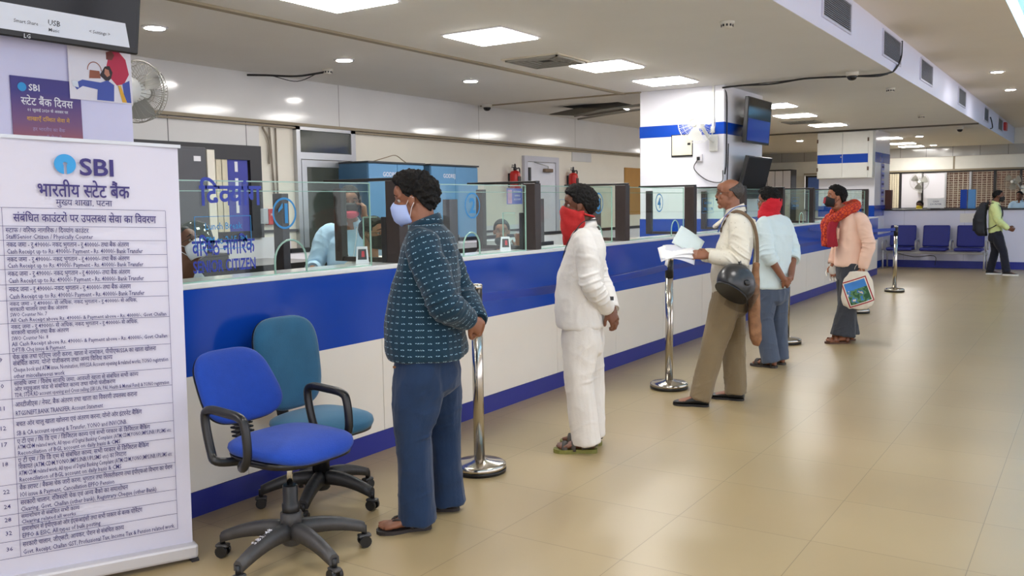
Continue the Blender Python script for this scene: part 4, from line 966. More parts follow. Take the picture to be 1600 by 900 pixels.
def hand(mb, W, d, n, side, curl=(.5,.5,.4), s=1.0, spread=1.0, thumb=.6):
    W = Vector(W); d = Vector(d).normalized(); n = Vector(n); n = (n-d*n.dot(d)).normalized(); t = d.cross(n)*side
    mb.rings([sring(W+d*u*s, t, n, w*s, h*s, h*s, 12, 2.6) for u, w, h in ((-.02,.024,.018),(.0,.025,.018),(.03,.034,.018),(.065,.041,.016),(.088,.041,.013))])
    for off, L in ((.031,.070),(.0105,.079),(-.0105,.073),(-.031,.057)):
        p = W+d*(.080*s)+t*off*s; dd = (d+t*off*2.0*spread).normalized(); pts = [p-dd*.012*s, p]
        for k, fr in enumerate((.46,.30,.24)):
            a = curl[k]; dd = (dd*math.cos(a)+n*math.sin(a)).normalized(); nn = n
            n2 = (n-dd*n.dot(dd))
            p = p+dd*(L*fr*s); pts.append(p)
            n_ = n2.normalized() if n2.length > .2 else -d
            n = n_
        mb.tube(pts, [.0098*s,.0096*s,.0090*s,.0084*s,.0066*s], 8)
        n = (t.cross(d)*side).normalized()
    a = thumb
    p = W+d*.022*s+t*.026*s; dd = (d*.65+t*.75+n*.25).normalized(); q = p+dd*.040*s; d2 = (d*(.9)+t*.15+n*a).normalized(); r = q+d2*.030*s; d3 = (d*.8+n*(a+.3)-t*.2).normalized()
    mb.tube([p-dd*.012*s, p, q, r, r+d3*.022*s], [.014*s,.0135*s,.0115*s,.0105*s,.0075*s], 8)
def foot_frame(A, ang):
    """ankle over ground point A, toe direction ang measured from +y to the left"""
    return Matrix.Translation((A[0], A[1], A[2] if len(A) > 2 else 0)) @ Matrix.Rotation(ang, 4, 'Z')
FOOT = [(-.062,.022,.045),(-.045,.031,.06),(.0,.034,.085),(.05,.038,.062),(.10,.046,.042),(.135,.045,.032),(.155,.034,.024)]
def foot(mb, F, side, h=.02, s=1.0, toes=True):
    mb.rings([[F @ Vector((side*.006*(y>.05)+w*math.cos(a)*s, y*s, h+max(0.0, (hh/2+hh/2*math.sin(a)))*s)) for a in np.linspace(0, 2*PI, 15)[:-1]] for y, w, hh in FOOT])
    if toes:
        for k, (x, y, r) in enumerate(((-.032,.165,.0135),(-.012,.170,.0105),(.006,.164,.0098),(.022,.155,.0092),(.036,.143,.0085))):
            x *= side
            mb.tube([F @ Vector((x*.9*s, (y-.05)*s, h+.018*s)), F @ Vector((x*s, (y-.012)*s, h+r*1.2)), F @ Vector((x*s, (y+.012)*s, h+r*.9))], [r, r*1.05, r*.8], 8)
SOLE = [(-.074,.012),(-.066,.026),(-.04,.036),(.0,.036),(.04,.036),(.08,.045),(.12,.052),(.155,.048),(.18,.034),(.192,.014)]
def sole(F, side, name, m, parent, z0=0, z1=.018, s=1.0):
    pts = [(side*.006*(y>.05)+w*s, y*s) for y, w in SOLE]+[(side*.006*(y>.05)-w*s, y*s) for y, w in SOLE[::-1]]
    mb = MB(); mb.rings([[F @ Vector((p[0],p[1],z)) for p in pts] for z in (z0, z1)], True, True, False); return mb.build(name, m, parent)
def strap(F, y, w, h, name, m, parent, y2=None, wd=.012, th=.003, s=1.0):
    rows = []
    for a in np.linspace(0, PI, 15):
        yy = y+((y2-y)*(1-math.cos(a))/2 if y2 is not None else 0)
        c = Vector((w*math.cos(a), yy, .014+h*math.sin(a)**.8)); o2 = Vector((math.cos(a), 0, math.sin(a)))*th
        rows.append([F @ (c+Vector((0,-wd,0))), F @ (c+Vector((0,wd,0))), F @ (c+o2+Vector((0,wd,0))), F @ (c+o2+Vector((0,-wd,0)))])
    return MB().rings(rows, True, True, True).build(name, m, parent)
SHOE = [(-.078,.020,.070,.012),(-.06,.034,.078,.012),(-.02,.038,.082,.012),(.03,.040,.080,.014),(.07,.045,.066,.014),(.12,.050,.048,.014),(.165,.044,.040,.014),(.19,.028,.032,.014),(.20,.010,.022,.014)]
def shoe(F, side, m, sm, parent, name='shoe', s=1.0, sole_h=.016):
    mb = MB(); mb.rings([[F @ Vector((side*.005*(y>.05)+w*math.cos(a)*s, y*s, z0+(h-z0)*(.5+.5*math.sin(a))*s)) for a in np.linspace(0, 2*PI, 19)[:-1]] for y, w, h, z0 in SHOE])
    o = surface(mb, name, m, parent, .006, 3)
    sole(F, side, 'shoe_sole', sm, o, 0, sole_h, s*1.02)
    for k in range(3):
        strap(F, .045+k*.02, .030, .062-k*.008, 'shoe_lace', m, o, wd=.003)
    return o
def head_parts(mb, H, s=1.0, neck=None, nr=.056, bald=False):
    q = lambda x, y, z: H @ Vector((x*s, y*s, z*s))
    def el(c, r):
        M = H.to_3x3().to_4x4(); mb.ball(q(*c), tuple(v*s for v in r), 22, M)
    el((0,-.012,.035),(.074,.097,.088)); el((0,.028,-.040),(.060,.064,.078)); el((0,.070,-.098),(.026,.022,.020))
    el((0,.062,.050),(.058,.036,.048))
    for x in (-1,1):
        el((x*.046,.0,-.062),(.020,.030,.026)); el((x*.043,.064,-.020),(.020,.018,.018)); el((x*.030,.075,-.050),(.022,.018,.028))
        el((x*.080,-.006,.002),(.008,.019,.028)); el((x*.084,-.012,.010),(.006,.014,.018)); el((x*.078,.002,-.02),(.007,.010,.012))
        el((x*.010,.097,-.026),(.010,.012,.009))
        mb.tube([q(x*.012,.083,.032), q(x*.034,.077,.036), q(x*.055,.058,.027)], [.010*s,.011*s,.009*s], 8)
    mb.tube([q(0,.082,.030), q(0,.094,.004), q(0,.107,-.022)], [.008*s,.0105*s,.0125*s], 10)
    mb.tube([q(-.024,.080,-.058), q(-.010,.091,-.054), q(.010,.091,-.054), q(.024,.080,-.058)], [.004*s,.0078*s,.0078*s,.004*s], 8)
    mb.tube([q(-.022,.079,-.064), q(0,.090,-.068), q(.022,.079,-.064)], [.004*s,.0088*s,.004*s], 8)
    if neck is not None:
        mb.tube([q(0,-.024,-.02), q(0,-.026,-.09), neck], [nr*.95, nr, nr*1.12], 16)
def eyes(H, s, parent):
    for x in (-1,1):
        c = H @ Vector((x*.031*s,.066*s,.010*s)); M = H.to_3x3().to_4x4()
        e = MB().ball(c, .0125*s, 14, M).build('eye', mat('eye_white', S(168,158,150), .2), parent)
        c2 = H @ Vector((x*.031*s,.0755*s,.010*s)); MB().ball(c2, (.0055*s,.005*s,.0055*s), 12, M).build('iris', mat('eye_dark', S(30,20,16), .1), e)
        MB().tube([H @ Vector((x*.014*s,.091*s,.036*s)), H @ Vector((x*.034*s,.088*s,.042*s)), H @ Vector((x*.054*s,.070*s,.034*s))], [.003,.0045,.002], 6).build('eyebrow', mat('hair_black', S(15,13,12), .7, var=.3, scale=60, bump=.5, bscale=120, spec=.25), parent)
def hair(H, s, m, parent, top=.020, back=.018, side_=.010, hairline=.072, nape=-.075, curl=.0, freq=60, seed=0, bald=False, sideburn=.0, fore=.02):
    """a close shell over the skull: thick where hair grows, sunk under the skin elsewhere"""
    b = bmesh.new(); bmesh.ops.create_icosphere(b, subdivisions=6, radius=1)
    C0 = Vector((0,-.012,.035)); rr = Vector((.074,.097,.088))
    for v in b.verts:
        d = v.co.normalized(); p = Vector((d.x*rr.x, d.y*rr.y, d.z*rr.z)); q = p+C0
        # boundary: front hairline height, sides above the ear, nape behind
        yf = q.y
        lim_f = hairline-.055*max(0, abs(q.x)-.035)/.04*.4
        if yf > .035: g = (q.z-lim_f)/.02
        elif yf > -.03: u = (yf+.03)/.065; lim = (-.008+sideburn*-1)*(1-u)+ (lim_f-.02)*u if yf > .0 else .012; g = (q.z-lim)/.014
        else: u = min(1, (-.03-yf)/.05); lim = .0*(1-u)+nape*u; g = (q.z-lim)/.02
        if bald:
            g = min(g, (np.interp(-q.y, [-.05,.0,.04,.075,.09], [.035,.058,.080,.105,.16])-q.z)/.022)
        k = max(0, min(1, g)); k = k*k*(3-2*k)
        up = max(0, d.z); bk = max(0, -d.y)
        th = side_+(top-side_)*up+(back-side_)*bk*(1-up)+fore*max(0, d.y)*up
        nz = mnoise.noise(Vector(q)*freq+Vector((seed,0,0))); nz2 = mnoise.noise(Vector(q)*freq*2.3+Vector((0,seed,0)))
        off = k*(th+curl*(nz+.5*nz2))-(1-k)*.02
        v.co = (H @ ((q+Vector((d.x,d.y,d.z))*off)*s))
    me = bpy.data.meshes.new('hair'); 
    for f in b.faces: f.smooth = True
    b.to_mesh(me); b.free(); o = bpy.data.objects.new('hair', me); sc.collection.objects.link(o); me.materials.append(m); o.parent = parent
    return o
def face_mask(H, s, m, parent, loop_m=None, name='face_mask', z_top=.004, z_bot=-.118, wide=.070, loops=True, label=None):
    rows = []
    for u in np.linspace(0, 1, 12):
        z = z_top+(z_bot-z_top)*u
        fr = np.interp(u, [0,.18,.45,.75,1], [.104,.123,.121,.112,.080]); w = np.interp(u, [0,.3,.7,1], [.064,wide,.066,.046]); y0 = np.interp(u, [0,1], [.028,.010])
        row = []
        for th in np.linspace(-PI/2, PI/2, 25):
            x = w*math.sin(th); y = y0+(fr-y0)*abs(math.cos(th))**.75; zz = z-.018*abs(math.sin(th))**2*(1-u*1.6)+.0015*math.sin(u*PI*7)*math.cos(th)
            row.append(H @ (Vector((x, y, zz))*s))
        rows.append(row)
    mb = MB(); mb.rings(rows, False, False)
    o = mb.build(name, m, parent); sd = o.modifiers.new('t', 'SOLIDIFY'); sd.thickness = .003; sd.offset = 1
    if label: o['label'] = label
    if loops:
        for x in (-1,1):
            MB().tube([H @ (Vector((x*.062,.03,-.016))*s), H @ (Vector((x*.083,.0,.02))*s), H @ (Vector((x*.088,-.018,.016))*s)], .0018, 6, 4).tube([H @ (Vector((x*.058,.022,-.088))*s), H @ (Vector((x*.080,.0,-.035))*s), H @ (Vector((x*.088,-.018,-.008))*s)], .0018, 6, 4).build('ear_loop', loop_m or m, o)
    return o
def glasses(H, s, m, parent):
    o = MB()
    for x in (-1,1):
        P = [H @ (Vector((x*.034+.025*math.cos(a), .100-.010*abs(math.cos(a))*(1 if x*math.cos(a) > 0 else 0), .008+.019*math.sin(a)))*s) for a in np.linspace(0, 2*PI, 21)]
        o.tube(P, .0016, 6)
        o.tube([H @ (Vector((x*.060,.090,.014))*s), H @ (Vector((x*.078,.05,.014))*s), H @ (Vector((x*.086,-.01,.012))*s)], .0016, 6)
    o.tube([H @ (Vector((-.010,.101,.012))*s), H @ (Vector((.010,.101,.012))*s)], .0016, 6)
    return o.build('glasses', m, parent)
def collar(c, rz_tilt, w, m, parent, h=.035, front_open=.5, tilt=.35, name='collar'):
    """shirt collar: a folded band round the neck, open at the front"""
    rows = []
    for k in range(37):
        a = PI/2+front_open+(2*PI-2*front_open)*k/36; ca, sa = math.cos(a), math.sin(a)
        base = Vector(c)+Vector((w*ca, w*1.02*sa, -tilt*w*max(-1,sa)*1.0))
        dr = Vector((ca, sa, 0))
        fr = .5+.5*max(0, sa)
        rows.append([base-dr*.004+Vector((0,0,-h*.3)), base-dr*.006+Vector((0,0,h)), base+dr*.004+Vector((0,0,h*1.1)), base+dr*.022+Vector((0,0,-h*(.25+.65*fr))), base+dr*.016+Vector((0,0,-h*(.3+.65*fr)))])
    return MB().rings(rows, True, True).build(name, m, parent)
def limb(mb, pts, rad, n=16, sp=4): mb.tube(pts, rad, n, sp)

skin_a = mat('skin_brown', S(136,88,64), .5, var=.10, scale=18, bump=.06, bscale=160)
skin_b = mat('skin_deep_brown', S(112,70,50), .5, var=.10, scale=18, bump=.06, bscale=160)
skin_c = mat('skin_mid_brown', S(164,108,80), .5, var=.10, scale=18, bump=.06, bscale=160)
hair_m = mat('hair_black', S(15,13,12), .7, var=.3, scale=60, bump=.5, bscale=120, spec=.25)
hair_g = mat('hair_greying', S(58,52,48), .6, var=.5, scale=70, bump=.5, bscale=120)
def cloth(name, col, **k):
    kw = dict(rough=.85, var=.07, scale=7, bump=.12, bscale=90, spec=.25, sheen=.15); kw.update(k); return mat(name, col, **kw)
denim = cloth('denim_blue', S(30,50,80), var=.30, scale=9)
white_cot = cloth('white_cotton', S(222,218,212), var=.03); white_tr = cloth('white_trouser', S(220,214,206), var=.03)
khaki = cloth('khaki', S(124,108,82), var=.08); cream = cloth('cream_shirt', S(218,213,198), var=.03)
pale_blue = cloth('pale_blue_shirt', S(212,228,230), var=.04); slate = cloth('slate_blue_trouser', S(78,88,106), var=.12)
peach = cloth('peach_shirt', S(238,200,178), var=.04); charcoal = cloth('charcoal_trouser', S(56,58,64), var=.12)
leather = mat('black_leather', S(22,22,24), .35, var=.2, scale=30, bump=.1); dsole = mat('dark_sole', S(30,28,28), .7)
# dark teal shirt woven with rows of pale dashes
teal_sh = cloth('teal_patterned_shirt', S(17,48,66), var=.18, scale=9); N, L, p = nodes(teal_sh)
at = N.new('ShaderNodeAttribute'); at.attribute_name = 'cloth'; sp = N.new('ShaderNodeSeparateXYZ'); L.new(at.outputs['Vector'], sp.inputs[0])
def frac(v, per, off=0.0): return mnode(N, L, 'FRACT', mnode(N, L, 'ADD', mnode(N, L, 'DIVIDE', v, per), off))
row = mnode(N, L, 'FLOOR', mnode(N, L, 'DIVIDE', sp.outputs['Y'], .030))
shift = mnode(N, L, 'MULTIPLY', mnode(N, L, 'MODULO', row, 2.0), .028)
fx = frac(mnode(N, L, 'ADD', sp.outputs['X'], shift), .056, .5); fy = frac(sp.outputs['Y'], .030, .5)
ady = mnode(N, L, 'ABSOLUTE', mnode(N, L, 'SUBTRACT', fy, .5))
def dash(c, w, h):
    a = mnode(N, L, 'LESS_THAN', mnode(N, L, 'ABSOLUTE', mnode(N, L, 'SUBTRACT', fx, c)), w)
    return mnode(N, L, 'MULTIPLY', a, mnode(N, L, 'LESS_THAN', ady, h))
dm = mnode(N, L, 'MAXIMUM', mnode(N, L, 'MAXIMUM', dash(.41,.05,.10), dash(.57,.05,.10)), dash(.02,.03,.07))
old = p.inputs['Base Color'].links[0].from_socket
mx = N.new('ShaderNodeMix'); mx.data_type = 'RGBA'; L.new(dm, mx.inputs['Factor']); L.new(old, mx.inputs['A']); mx.inputs['B'].default_value = S(150,186,204)
L.new(mx.outputs['Result'], p.inputs['Base Color'])
# cream shirt with a small printed sprig
N, L, p = nodes(cream); tc = N.new('ShaderNodeTexCoord'); vo = N.new('ShaderNodeTexVoronoi'); vo.inputs['Scale'].default_value = 42; L.new(tc.outputs['Object'], vo.inputs['Vector'])
lt = mnode(N, L, 'LESS_THAN', vo.outputs['Distance'], .16); old = p.inputs['Base Color'].links[0].from_socket
mx = N.new('ShaderNodeMix'); mx.data_type = 'RGBA'; L.new(mnode(N, L, 'MULTIPLY', lt, .55), mx.inputs['Factor']); L.new(old, mx.inputs['A']); mx.inputs['B'].default_value = S(150,140,112); L.new(mx.outputs['Result'], p.inputs['Base Color'])

def headM(pos, yaw=0, pitch=0, roll=0):
    return Matrix.Translation(pos) @ Matrix.Rotation(R(yaw), 4, 'Z') @ Matrix.Rotation(R(-pitch), 4, 'X') @ Matrix.Rotation(R(roll), 4, 'Y')
def person(P):
    """P: joints in the person's own frame (x right, y ahead, z up)"""
    vox = P.get('vox', .0045); mb = MB(); H = headM(*P['head']); hs = P.get('hs', .9)
    nb = Vector(P['neck'])
    head_parts(mb, H, hs, nb, P.get('nr', .055))
    torso(mb, P['shirt'], .90)
    mb.ball((nb.x, nb.y, nb.z-.03), (.13,.075,.05), 16)
    for side, key in ((-1,'L'),(1,'R')):
        sh, el_, wr = [Vector(v) for v in P['arm'+key][:3]]; d, n = P['arm'+key][3:5]; cu = P['arm'+key][5] if len(P['arm'+key]) > 5 else (.5,.5,.4)
        limb(mb, [sh+(nb-sh)*.35, sh, sh+(el_-sh)*.5, el_, el_+(wr-el_)*.35, wr, wr+Vector(d).normalized()*.02], [.05,.050,.044,.036,.038,.026,.024], 14, 3)
        hand(mb, wr, d, n, side*P.get('hflip'+key, 1), cu, P.get('hands', 1.0))
    if 'legL' in P:
        for side, key in ((-1,'L'),(1,'R')):
            hp, kn, an = [Vector(v) for v in P['leg'+key][:3]]; ang = P['leg'+key][3]
            limb(mb, [hp+Vector((0,0,.06)), hp, kn+(hp-kn)*.5, kn, an+(kn-an)*.6, an], [.075,.078,.068,.048,.050,.034], 14, 3)
            h = P.get('foot_h', .02); F = foot_frame((an.x, an.y+0, 0), ang)
            limb(mb, [an, Vector((an.x, an.y, h+.05))], [.034,.034], 12, 0); foot(mb, F, side, h, P.get('foot_s', 1.0), P.get('toes', True))
    body = surface(mb, 'person', P['skin'], None, vox, 3)
    body.location = P['loc']; body.rotation_euler = (0,0,R(P['rz'])); tag(body, P['label'], 'person')
    eyes(H, hs, body)
    # shirt
    sm = MB(); torso(sm, P['shirt'])
    top = P['shirt'][-1]
    sf = P.get('sleeve', 1.0); ends = {}
    segs = [((0,P['shirt'][0][1],P['shirt'][0][0]),(0,top[1],top[0]),.19)]
    for key in 'LR':
        sh, el_, wr = [Vector(v) for v in P['arm'+key][:3]]; r = P.get('sr', (.066,.066,.058,.054,.043))
        end = el_+(wr-el_)*(sf if sf <= 1 else 1); ends[key] = (end, (wr-el_).normalized())
        pts = [sh+(nb-sh)*.45+Vector((0,0,-.02)), sh, sh+(el_-sh)*.5, el_, el_+(end-el_)*.5, end]
        limb(sm, pts, [r[0]*.85,r[0],r[1],r[2],r[3],r[4]], 18, 4)
        segs += [(tuple(sh), tuple(el_), .07), (tuple(el_), tuple(end+(end-el_)*.1), .055)]
    F_ = list(P.get('sfolds', []))
    for key in 'LR':
        sh, el_, wr = [Vector(v) for v in P['arm'+key][:3]]
        F_ += [('wave', tuple(el_), .12, tuple(wr-sh), .045, .012), ('wave', tuple(sh+(el_-sh)*.35), .12, (tuple((el_-sh)+Vector((0,.12,.0)))), .06, .004)]
    F_ += [('noise', .007, (6,6,7), 3.1), ('noise', .004, (13,13,10), 8.7)]
    shirt = surface(sm, 'shirt', P['shirt_m'], body, vox+.001, P.get('shirt_smooth', 5), F_)
    add_pattern(shirt, segs)
    for key in 'LR':
        e, d = ends[key]; a = P.get('cuff_r', .046); cf = MB(); X = d.cross(Vector((0,0,1))).normalized() if abs(d.z) < .95 else Vector((1,0,0)); Y = d.cross(X)
        if P.get('rolled'):
            cf.rings([sring(e+d*u, X, Y, q, q, q, 20, 2) for u, q in ((-.055,a+.006),(-.05,a+.014),(-.02,a+.016),(.008,a+.012),(.012,a-.002),(-.01,a-.006))])
        else: cf.rings([sring(e+d*u, X, Y, q, q, q, 20, 2) for u, q in ((-.045,a),(-.043,a+.003),(.012,a+.001),(.014,a-.004),(-.0,a-.010))])
        o = cf.build('cuff', P['shirt_m'], shirt); add_pattern(o, segs)
    cl = P.get('collar')
    if cl: o = collar(cl[0], 0, cl[1], P['shirt_m'], shirt, *cl[2:]); add_pattern(o, [((cl[0][0],cl[0][1],cl[0][2]-.3),(cl[0][0],cl[0][1],cl[0][2]+.1),.08)])
    # trousers
    if 'legL' in P:
        tm = MB(); z0 = P['waist']; hy = P['hip_yc']; tr = P['tr']; ww, wd = P['hipw']
        hx = P.get('hip_x', 0)
        tm.rings([sring((hx,hy,z), XA, YA, a, b_, c_) for z, a, b_, c_ in ((z0+.06,ww*.92,wd*.86,wd*.86),(z0,ww*.95,wd*.92,wd*.92),(z0-.10,ww,wd,wd*1.04),(z0-.17,ww*.93,wd*.92,wd*1.0),(z0-.21,ww*.62,wd*.6,wd*.7))])
        ff = [('noise', .008, (9,9,2.6), 5.5), ('noise', .004, (12,12,9), 1.5)]
        for side, key in ((-1,'L'),(1,'R')):
            hp, kn, an = [Vector(v) for v in P['leg'+key][:3]]; hem = P.get('hem'+key, None) or Vector((an.x, an.y-.01, P.get('hem_z', .05)))
            hem = Vector(hem)
            limb(tm, [hp+Vector((0,0,.02)), hp+(kn-hp)*.3, hp+(kn-hp)*.7, kn, kn+(hem-kn)*.4, kn+(hem-kn)*.8, hem], tr, 20, 3)
            ff += [('wave', tuple(kn+Vector((0,-.03,0))), .11, (.35,.4,1), .06, .008), ('wave', tuple(hem+Vector((0,0,.09))), .10, (.3,.5,1), .055, .009), ('wave', tuple(hp+Vector((0,.03,-.08))), .14, (.5*side,.5,1), .07, .010)]
        surface(tm, 'trousers', P['trouser_m'], body, vox+.001, 5, ff)
    P['H'] = H; P['hs'] = hs
    return body, H, hs

# ---- first man: patterned blue shirt, jeans
P1 = dict(loc=(1.02,3.35,0), rz=120, label='heavyset man in a dark teal patterned shirt and jeans with a pale blue mask', skin=skin_a, vox=.0042,
 head=((0,-.012,1.578), -4, 6), hs=.95, neck=(0,-.062,1.43), nr=.064,
 armL=((-.205,-.080,1.365),(-.270,-.175,1.115),(-.105,-.275,1.015),(.62,-.50,-.45),(.2,.9,.2),(.5,.7,.5)),
 armR=((.205,-.075,1.375),(.275,-.19,1.11),(.045,-.305,.985),(-.80,-.22,-.25),(.1,.9,.35),(.9,1.0,.7)),
 shirt=[(.835,-.060,.232,.184,.184),(.86,-.060,.238,.193,.188),(.94,-.055,.234,.192,.184),(1.03,-.048,.222,.180,.172),(1.15,-.058,.215,.160,.158),(1.26,-.070,.214,.142,.146),(1.35,-.075,.207,.122,.136),(1.42,-.075,.172,.090,.108),(1.462,-.066,.100,.064,.078)],
 shirt_m=teal_sh, sr=(.080,.082,.072,.066,.050), cuff_r=.047, sleeve=.94, collar=((0,-.060,1.462),.068,.032,.40,.40),
 legL=((-.105,-.05,.84),(-.125,-.0,.47),(-.110,-.0,.08),R(16)), legR=((.10,-.06,.84),(.135,-.11,.47),(.165,-.105,.08),R(2)),
 waist=.86, hip_yc=-.055, hipw=(.190,.150), tr=[.108,.122,.106,.084,.078,.082,.088], hem_z=.042, trouser_m=denim, foot_h=.018)
b1, H, hs = person(P1)
hair(H, hs, hair_m, b1, top=.034, back=.030, side_=.013, hairline=.070, nape=-.085, curl=.016, freq=55, seed=2, sideburn=.0, fore=.035)
face_mask(H, hs, mat('mask_blue', S(172,190,236), .7, bump=.1, bscale=200), b1, white_m, label='pale blue surgical mask')
for key, side in (('L',-1),('R',1)):
    an = P1['leg'+key][2]; F = foot_frame((an[0],an[1],0), P1['leg'+key][3])
    s_ = sole(F, side, 'flip_flop', mat('flip_flop_dark', S(44,38,38), .6), b1, 0, .017)
    for x in (-1,1): MB().tube([F @ Vector((-.012*side,.135,.02)), F @ Vector((x*.02,.10,.062)), F @ Vector((x*.040,.045,.05)), F @ Vector((x*.042,.02,.016))], [.005,.006,.006,.006], 8, 4).build('strap', mat('flip_flop_dark', None), s_)
MB().box(-.03,.03,-.01,0,-.005,.005).build('belt_loop_label', mat('label_tan', S(150,104,70), .6), b1, loc=(-.16,.06,.80), rot=(0,0,R(60)))
# ---- second man: all in white with a red bandana
P2 = dict(loc=(1.05,4.93,0), rz=114, label='man dressed all in white with a red bandana over his face', skin=skin_b, vox=.0045,
 head=((0,-.008,1.533), 4, -2), hs=.92, neck=(0,-.04,1.39), nr=.056,
 armL=((-.185,-.055,1.325),(-.240,-.100,1.065),(-.075,-.190,.895),(.35,-.45,-.80),(.6,.7,.1),(.4,.6,.5)),
 armR=((.185,-.05,1.335),(.235,-.12,1.07),(.04,-.215,.875),(-.35,-.30,-.85),(.1,.9,.2),(.6,.8,.6)),
 shirt=[(.785,-.012,.200,.140,.140),(.80,-.012,.206,.146,.146),(.90,-.010,.206,.150,.144),(1.0,-.010,.200,.150,.142),(1.10,-.018,.196,.142,.138),(1.20,-.035,.196,.126,.130),(1.28,-.045,.192,.112,.122),(1.36,-.045,.160,.080,.096),(1.405,-.042,.088,.056,.066)],
 shirt_m=white_cot, sr=(.064,.066,.058,.055,.046), cuff_r=.046, sleeve=.93, collar=((0,-.042,1.405),.062,.032,.40,.40),
 legL=((-.095,-.03,.80),(-.115,-.01,.45),(-.112,-.045,.08),R(2)), legR=((.09,-.03,.80),(.10,-.06,.45),(.070,-.065,.08),R(-4)),
 waist=.80, hip_yc=-.025, hipw=(.180,.125), tr=[.098,.108,.098,.088,.084,.084,.086], hem_z=.06, trouser_m=white_tr, foot_h=.024)
b2, H, hs = person(P2)
hair(H, hs, hair_m, b2, top=.032, back=.026, side_=.012, hairline=.064, nape=-.085, curl=.008, freq=70, seed=5, fore=.03)
red_b = mat('bandana_red', S(186,34,34), .8, var=.25, scale=26, bump=.3, bscale=60)
rows = []                                              # bandana: nose to chest in front, knotted behind
for u in np.linspace(0, 1, 16):
    z = .004-.265*u; fr = np.interp(u, [0,.12,.35,.6,1], [.108,.122,.120,.112,.090]); w = np.interp(u, [0,.3,.55,.8,1], [.078,.082,.078,.055,.012]); yb = np.interp(u, [0,.3,.55,.8,1], [-.035,-.05,-.03,.02,.07])
    row = []
    for th in np.linspace(-PI/2, PI/2, 29):
        x = w*math.sin(th); y = yb+(fr-yb)*abs(math.cos(th))**.7; k = abs(math.sin(th))
        row.append(H @ (Vector((x+.003*math.sin(u*19+th*3), y+.004*math.sin(u*15+th*5), z-.030*k**3*(1-u)))*hs))
    rows.append(row)
o = MB().rings(rows, False, False).build('bandana', red_b, b2); sd = o.modifiers.new('t','SOLIDIFY'); sd.thickness = .004; sd.offset = 1
MB().tube([H @ (Vector((-.076,-.03,-.045))*hs), H @ (Vector((-.055,-.080,-.058))*hs), H @ (Vector((0,-.095,-.062))*hs), H @ (Vector((.055,-.080,-.058))*hs), H @ (Vector((.076,-.03,-.045))*hs)], [.022,.018,.018,.018,.022], 10, 5, flat=(1,.35)).build('bandana_tie', red_b, o)
lan = mat('lanyard_black', S(28,28,34), .6)
def lanyard(parent, c, m, pts, name='lanyard'):
    return MB().tube(pts, .009, 8, 6, flat=(.35,1.0)).build(name, m, parent)
lanyard(b2, None, lan, [(-.05,.090,1.22),(-.078,.058,1.31),(-.096,.0,1.395),(-.086,-.05,1.445),(0,-.125,1.452),(.086,-.05,1.445),(.096,.0,1.395),(.078,.058,1.31),(.05,.090,1.22)])
MB().lathe([(.034,-.006),(.037,-.006),(.037,.006),(.034,.006)], 24, M=Matrix.Rotation(R(30),4,'Y')@Matrix.Rotation(R(24),4,'X')).build('wrist_watch', mat('gold', S(190,150,70), .25, 1.0), b2, loc=P2['armL'][2])
MB().box(-.004,.004,-.015,.02,-.012,.012,.002).build('cuff_button_tab', dark_m, b2, loc=(-.155,-.215,.975))
olive = mat('sandal_olive', S(118,116,52), .6, var=.4, scale=25); tre = mat('sandal_strap', S(70,64,58), .6, var=.2)
for key, side in (('L',-1),('R',1)):
    an = P2['leg'+key][2]; F = foot_frame((an[0],an[1],0), P2['leg'+key][3])
    s_ = sole(F, side, 'sandal', olive, b2, 0, .024, 1.03)
    strap(F, .125, .052, .052, 'strap', tre, s_, wd=.018); strap(F, .045, .046, .078, 'strap', tre, s_, y2=.07, wd=.015)
    MB().tube([F @ Vector((-.042,.02,.035)), F @ Vector((-.036,-.045,.05)), F @ Vector((0,-.078,.055)), F @ Vector((.036,-.045,.05)), F @ Vector((.042,.02,.035))], .012, 8, 5, flat=(.35,1)).build('heel_strap', tre, s_)

# ---- third man: glasses, moustache, papers, helmet on the arm
P3 = dict(loc=(1.3,6.6,0), rz=112, label='balding man with glasses and a moustache in a cream shirt holding papers', skin=skin_a, vox=.0045,
 head=((0,-.125,1.605), 0, 0), hs=.92, neck=(0,-.165,1.465), nr=.056,
 armL=((-.195,-.185,1.375),(-.265,-.195,1.125),(-.215,.030,1.150),(.12,.98,.12),(.75,.0,-.5),(.35,.5,.4)),
 armR=((.185,-.15,1.375),(.26,-.13,1.11),(.10,.07,1.135),(-.45,.9,.1),(-.3,0,-1),(.35,.5,.4)),
 shirt=[(.86,-.135,.190,.125,.130),(.88,-.135,.198,.132,.136),(.98,-.135,.198,.138,.136),(1.08,-.140,.196,.140,.136),(1.18,-.160,.196,.132,.132),(1.28,-.180,.194,.116,.126),(1.36,-.185,.186,.098,.110),(1.43,-.180,.150,.074,.088),(1.475,-.170,.085,.056,.064)],
 shirt_m=cream, sr=(.066,.068,.060,.056,.048), cuff_r=.048, sleeve=.90, collar=((0,-.168,1.475),.062,.034,.40,.40),
 legL=((-.095,-.13,.86),(-.145,-.015,.475),(-.178,.095,.08),R(-12)), legR=((.09,-.14,.86),(.095,-.17,.475),(.075,-.180,.08),R(-18)),
 waist=.885, hip_yc=-.135, hipw=(.180,.130), tr=[.104,.112,.098,.086,.080,.078,.078], hem_z=.055, trouser_m=khaki, foot_h=.018, toes=False)
b3, H, hs = person(P3)
hair(H, hs, hair_g, b3, top=.004, back=.013, side_=.009, hairline=.10, nape=-.07, curl=.002, freq=90, seed=9, bald=True)
glasses(H, hs, mat('glasses_wire', S(60,52,48), .3, .8), b3)
MB().tube([H @ (Vector((-.030,.078,-.048))*hs), H @ (Vector((-.012,.097,-.042))*hs), H @ (Vector((.012,.097,-.042))*hs), H @ (Vector((.030,.078,-.048))*hs)], [.004,.009,.009,.004], 8, 4).build('moustache', hair_m, b3)
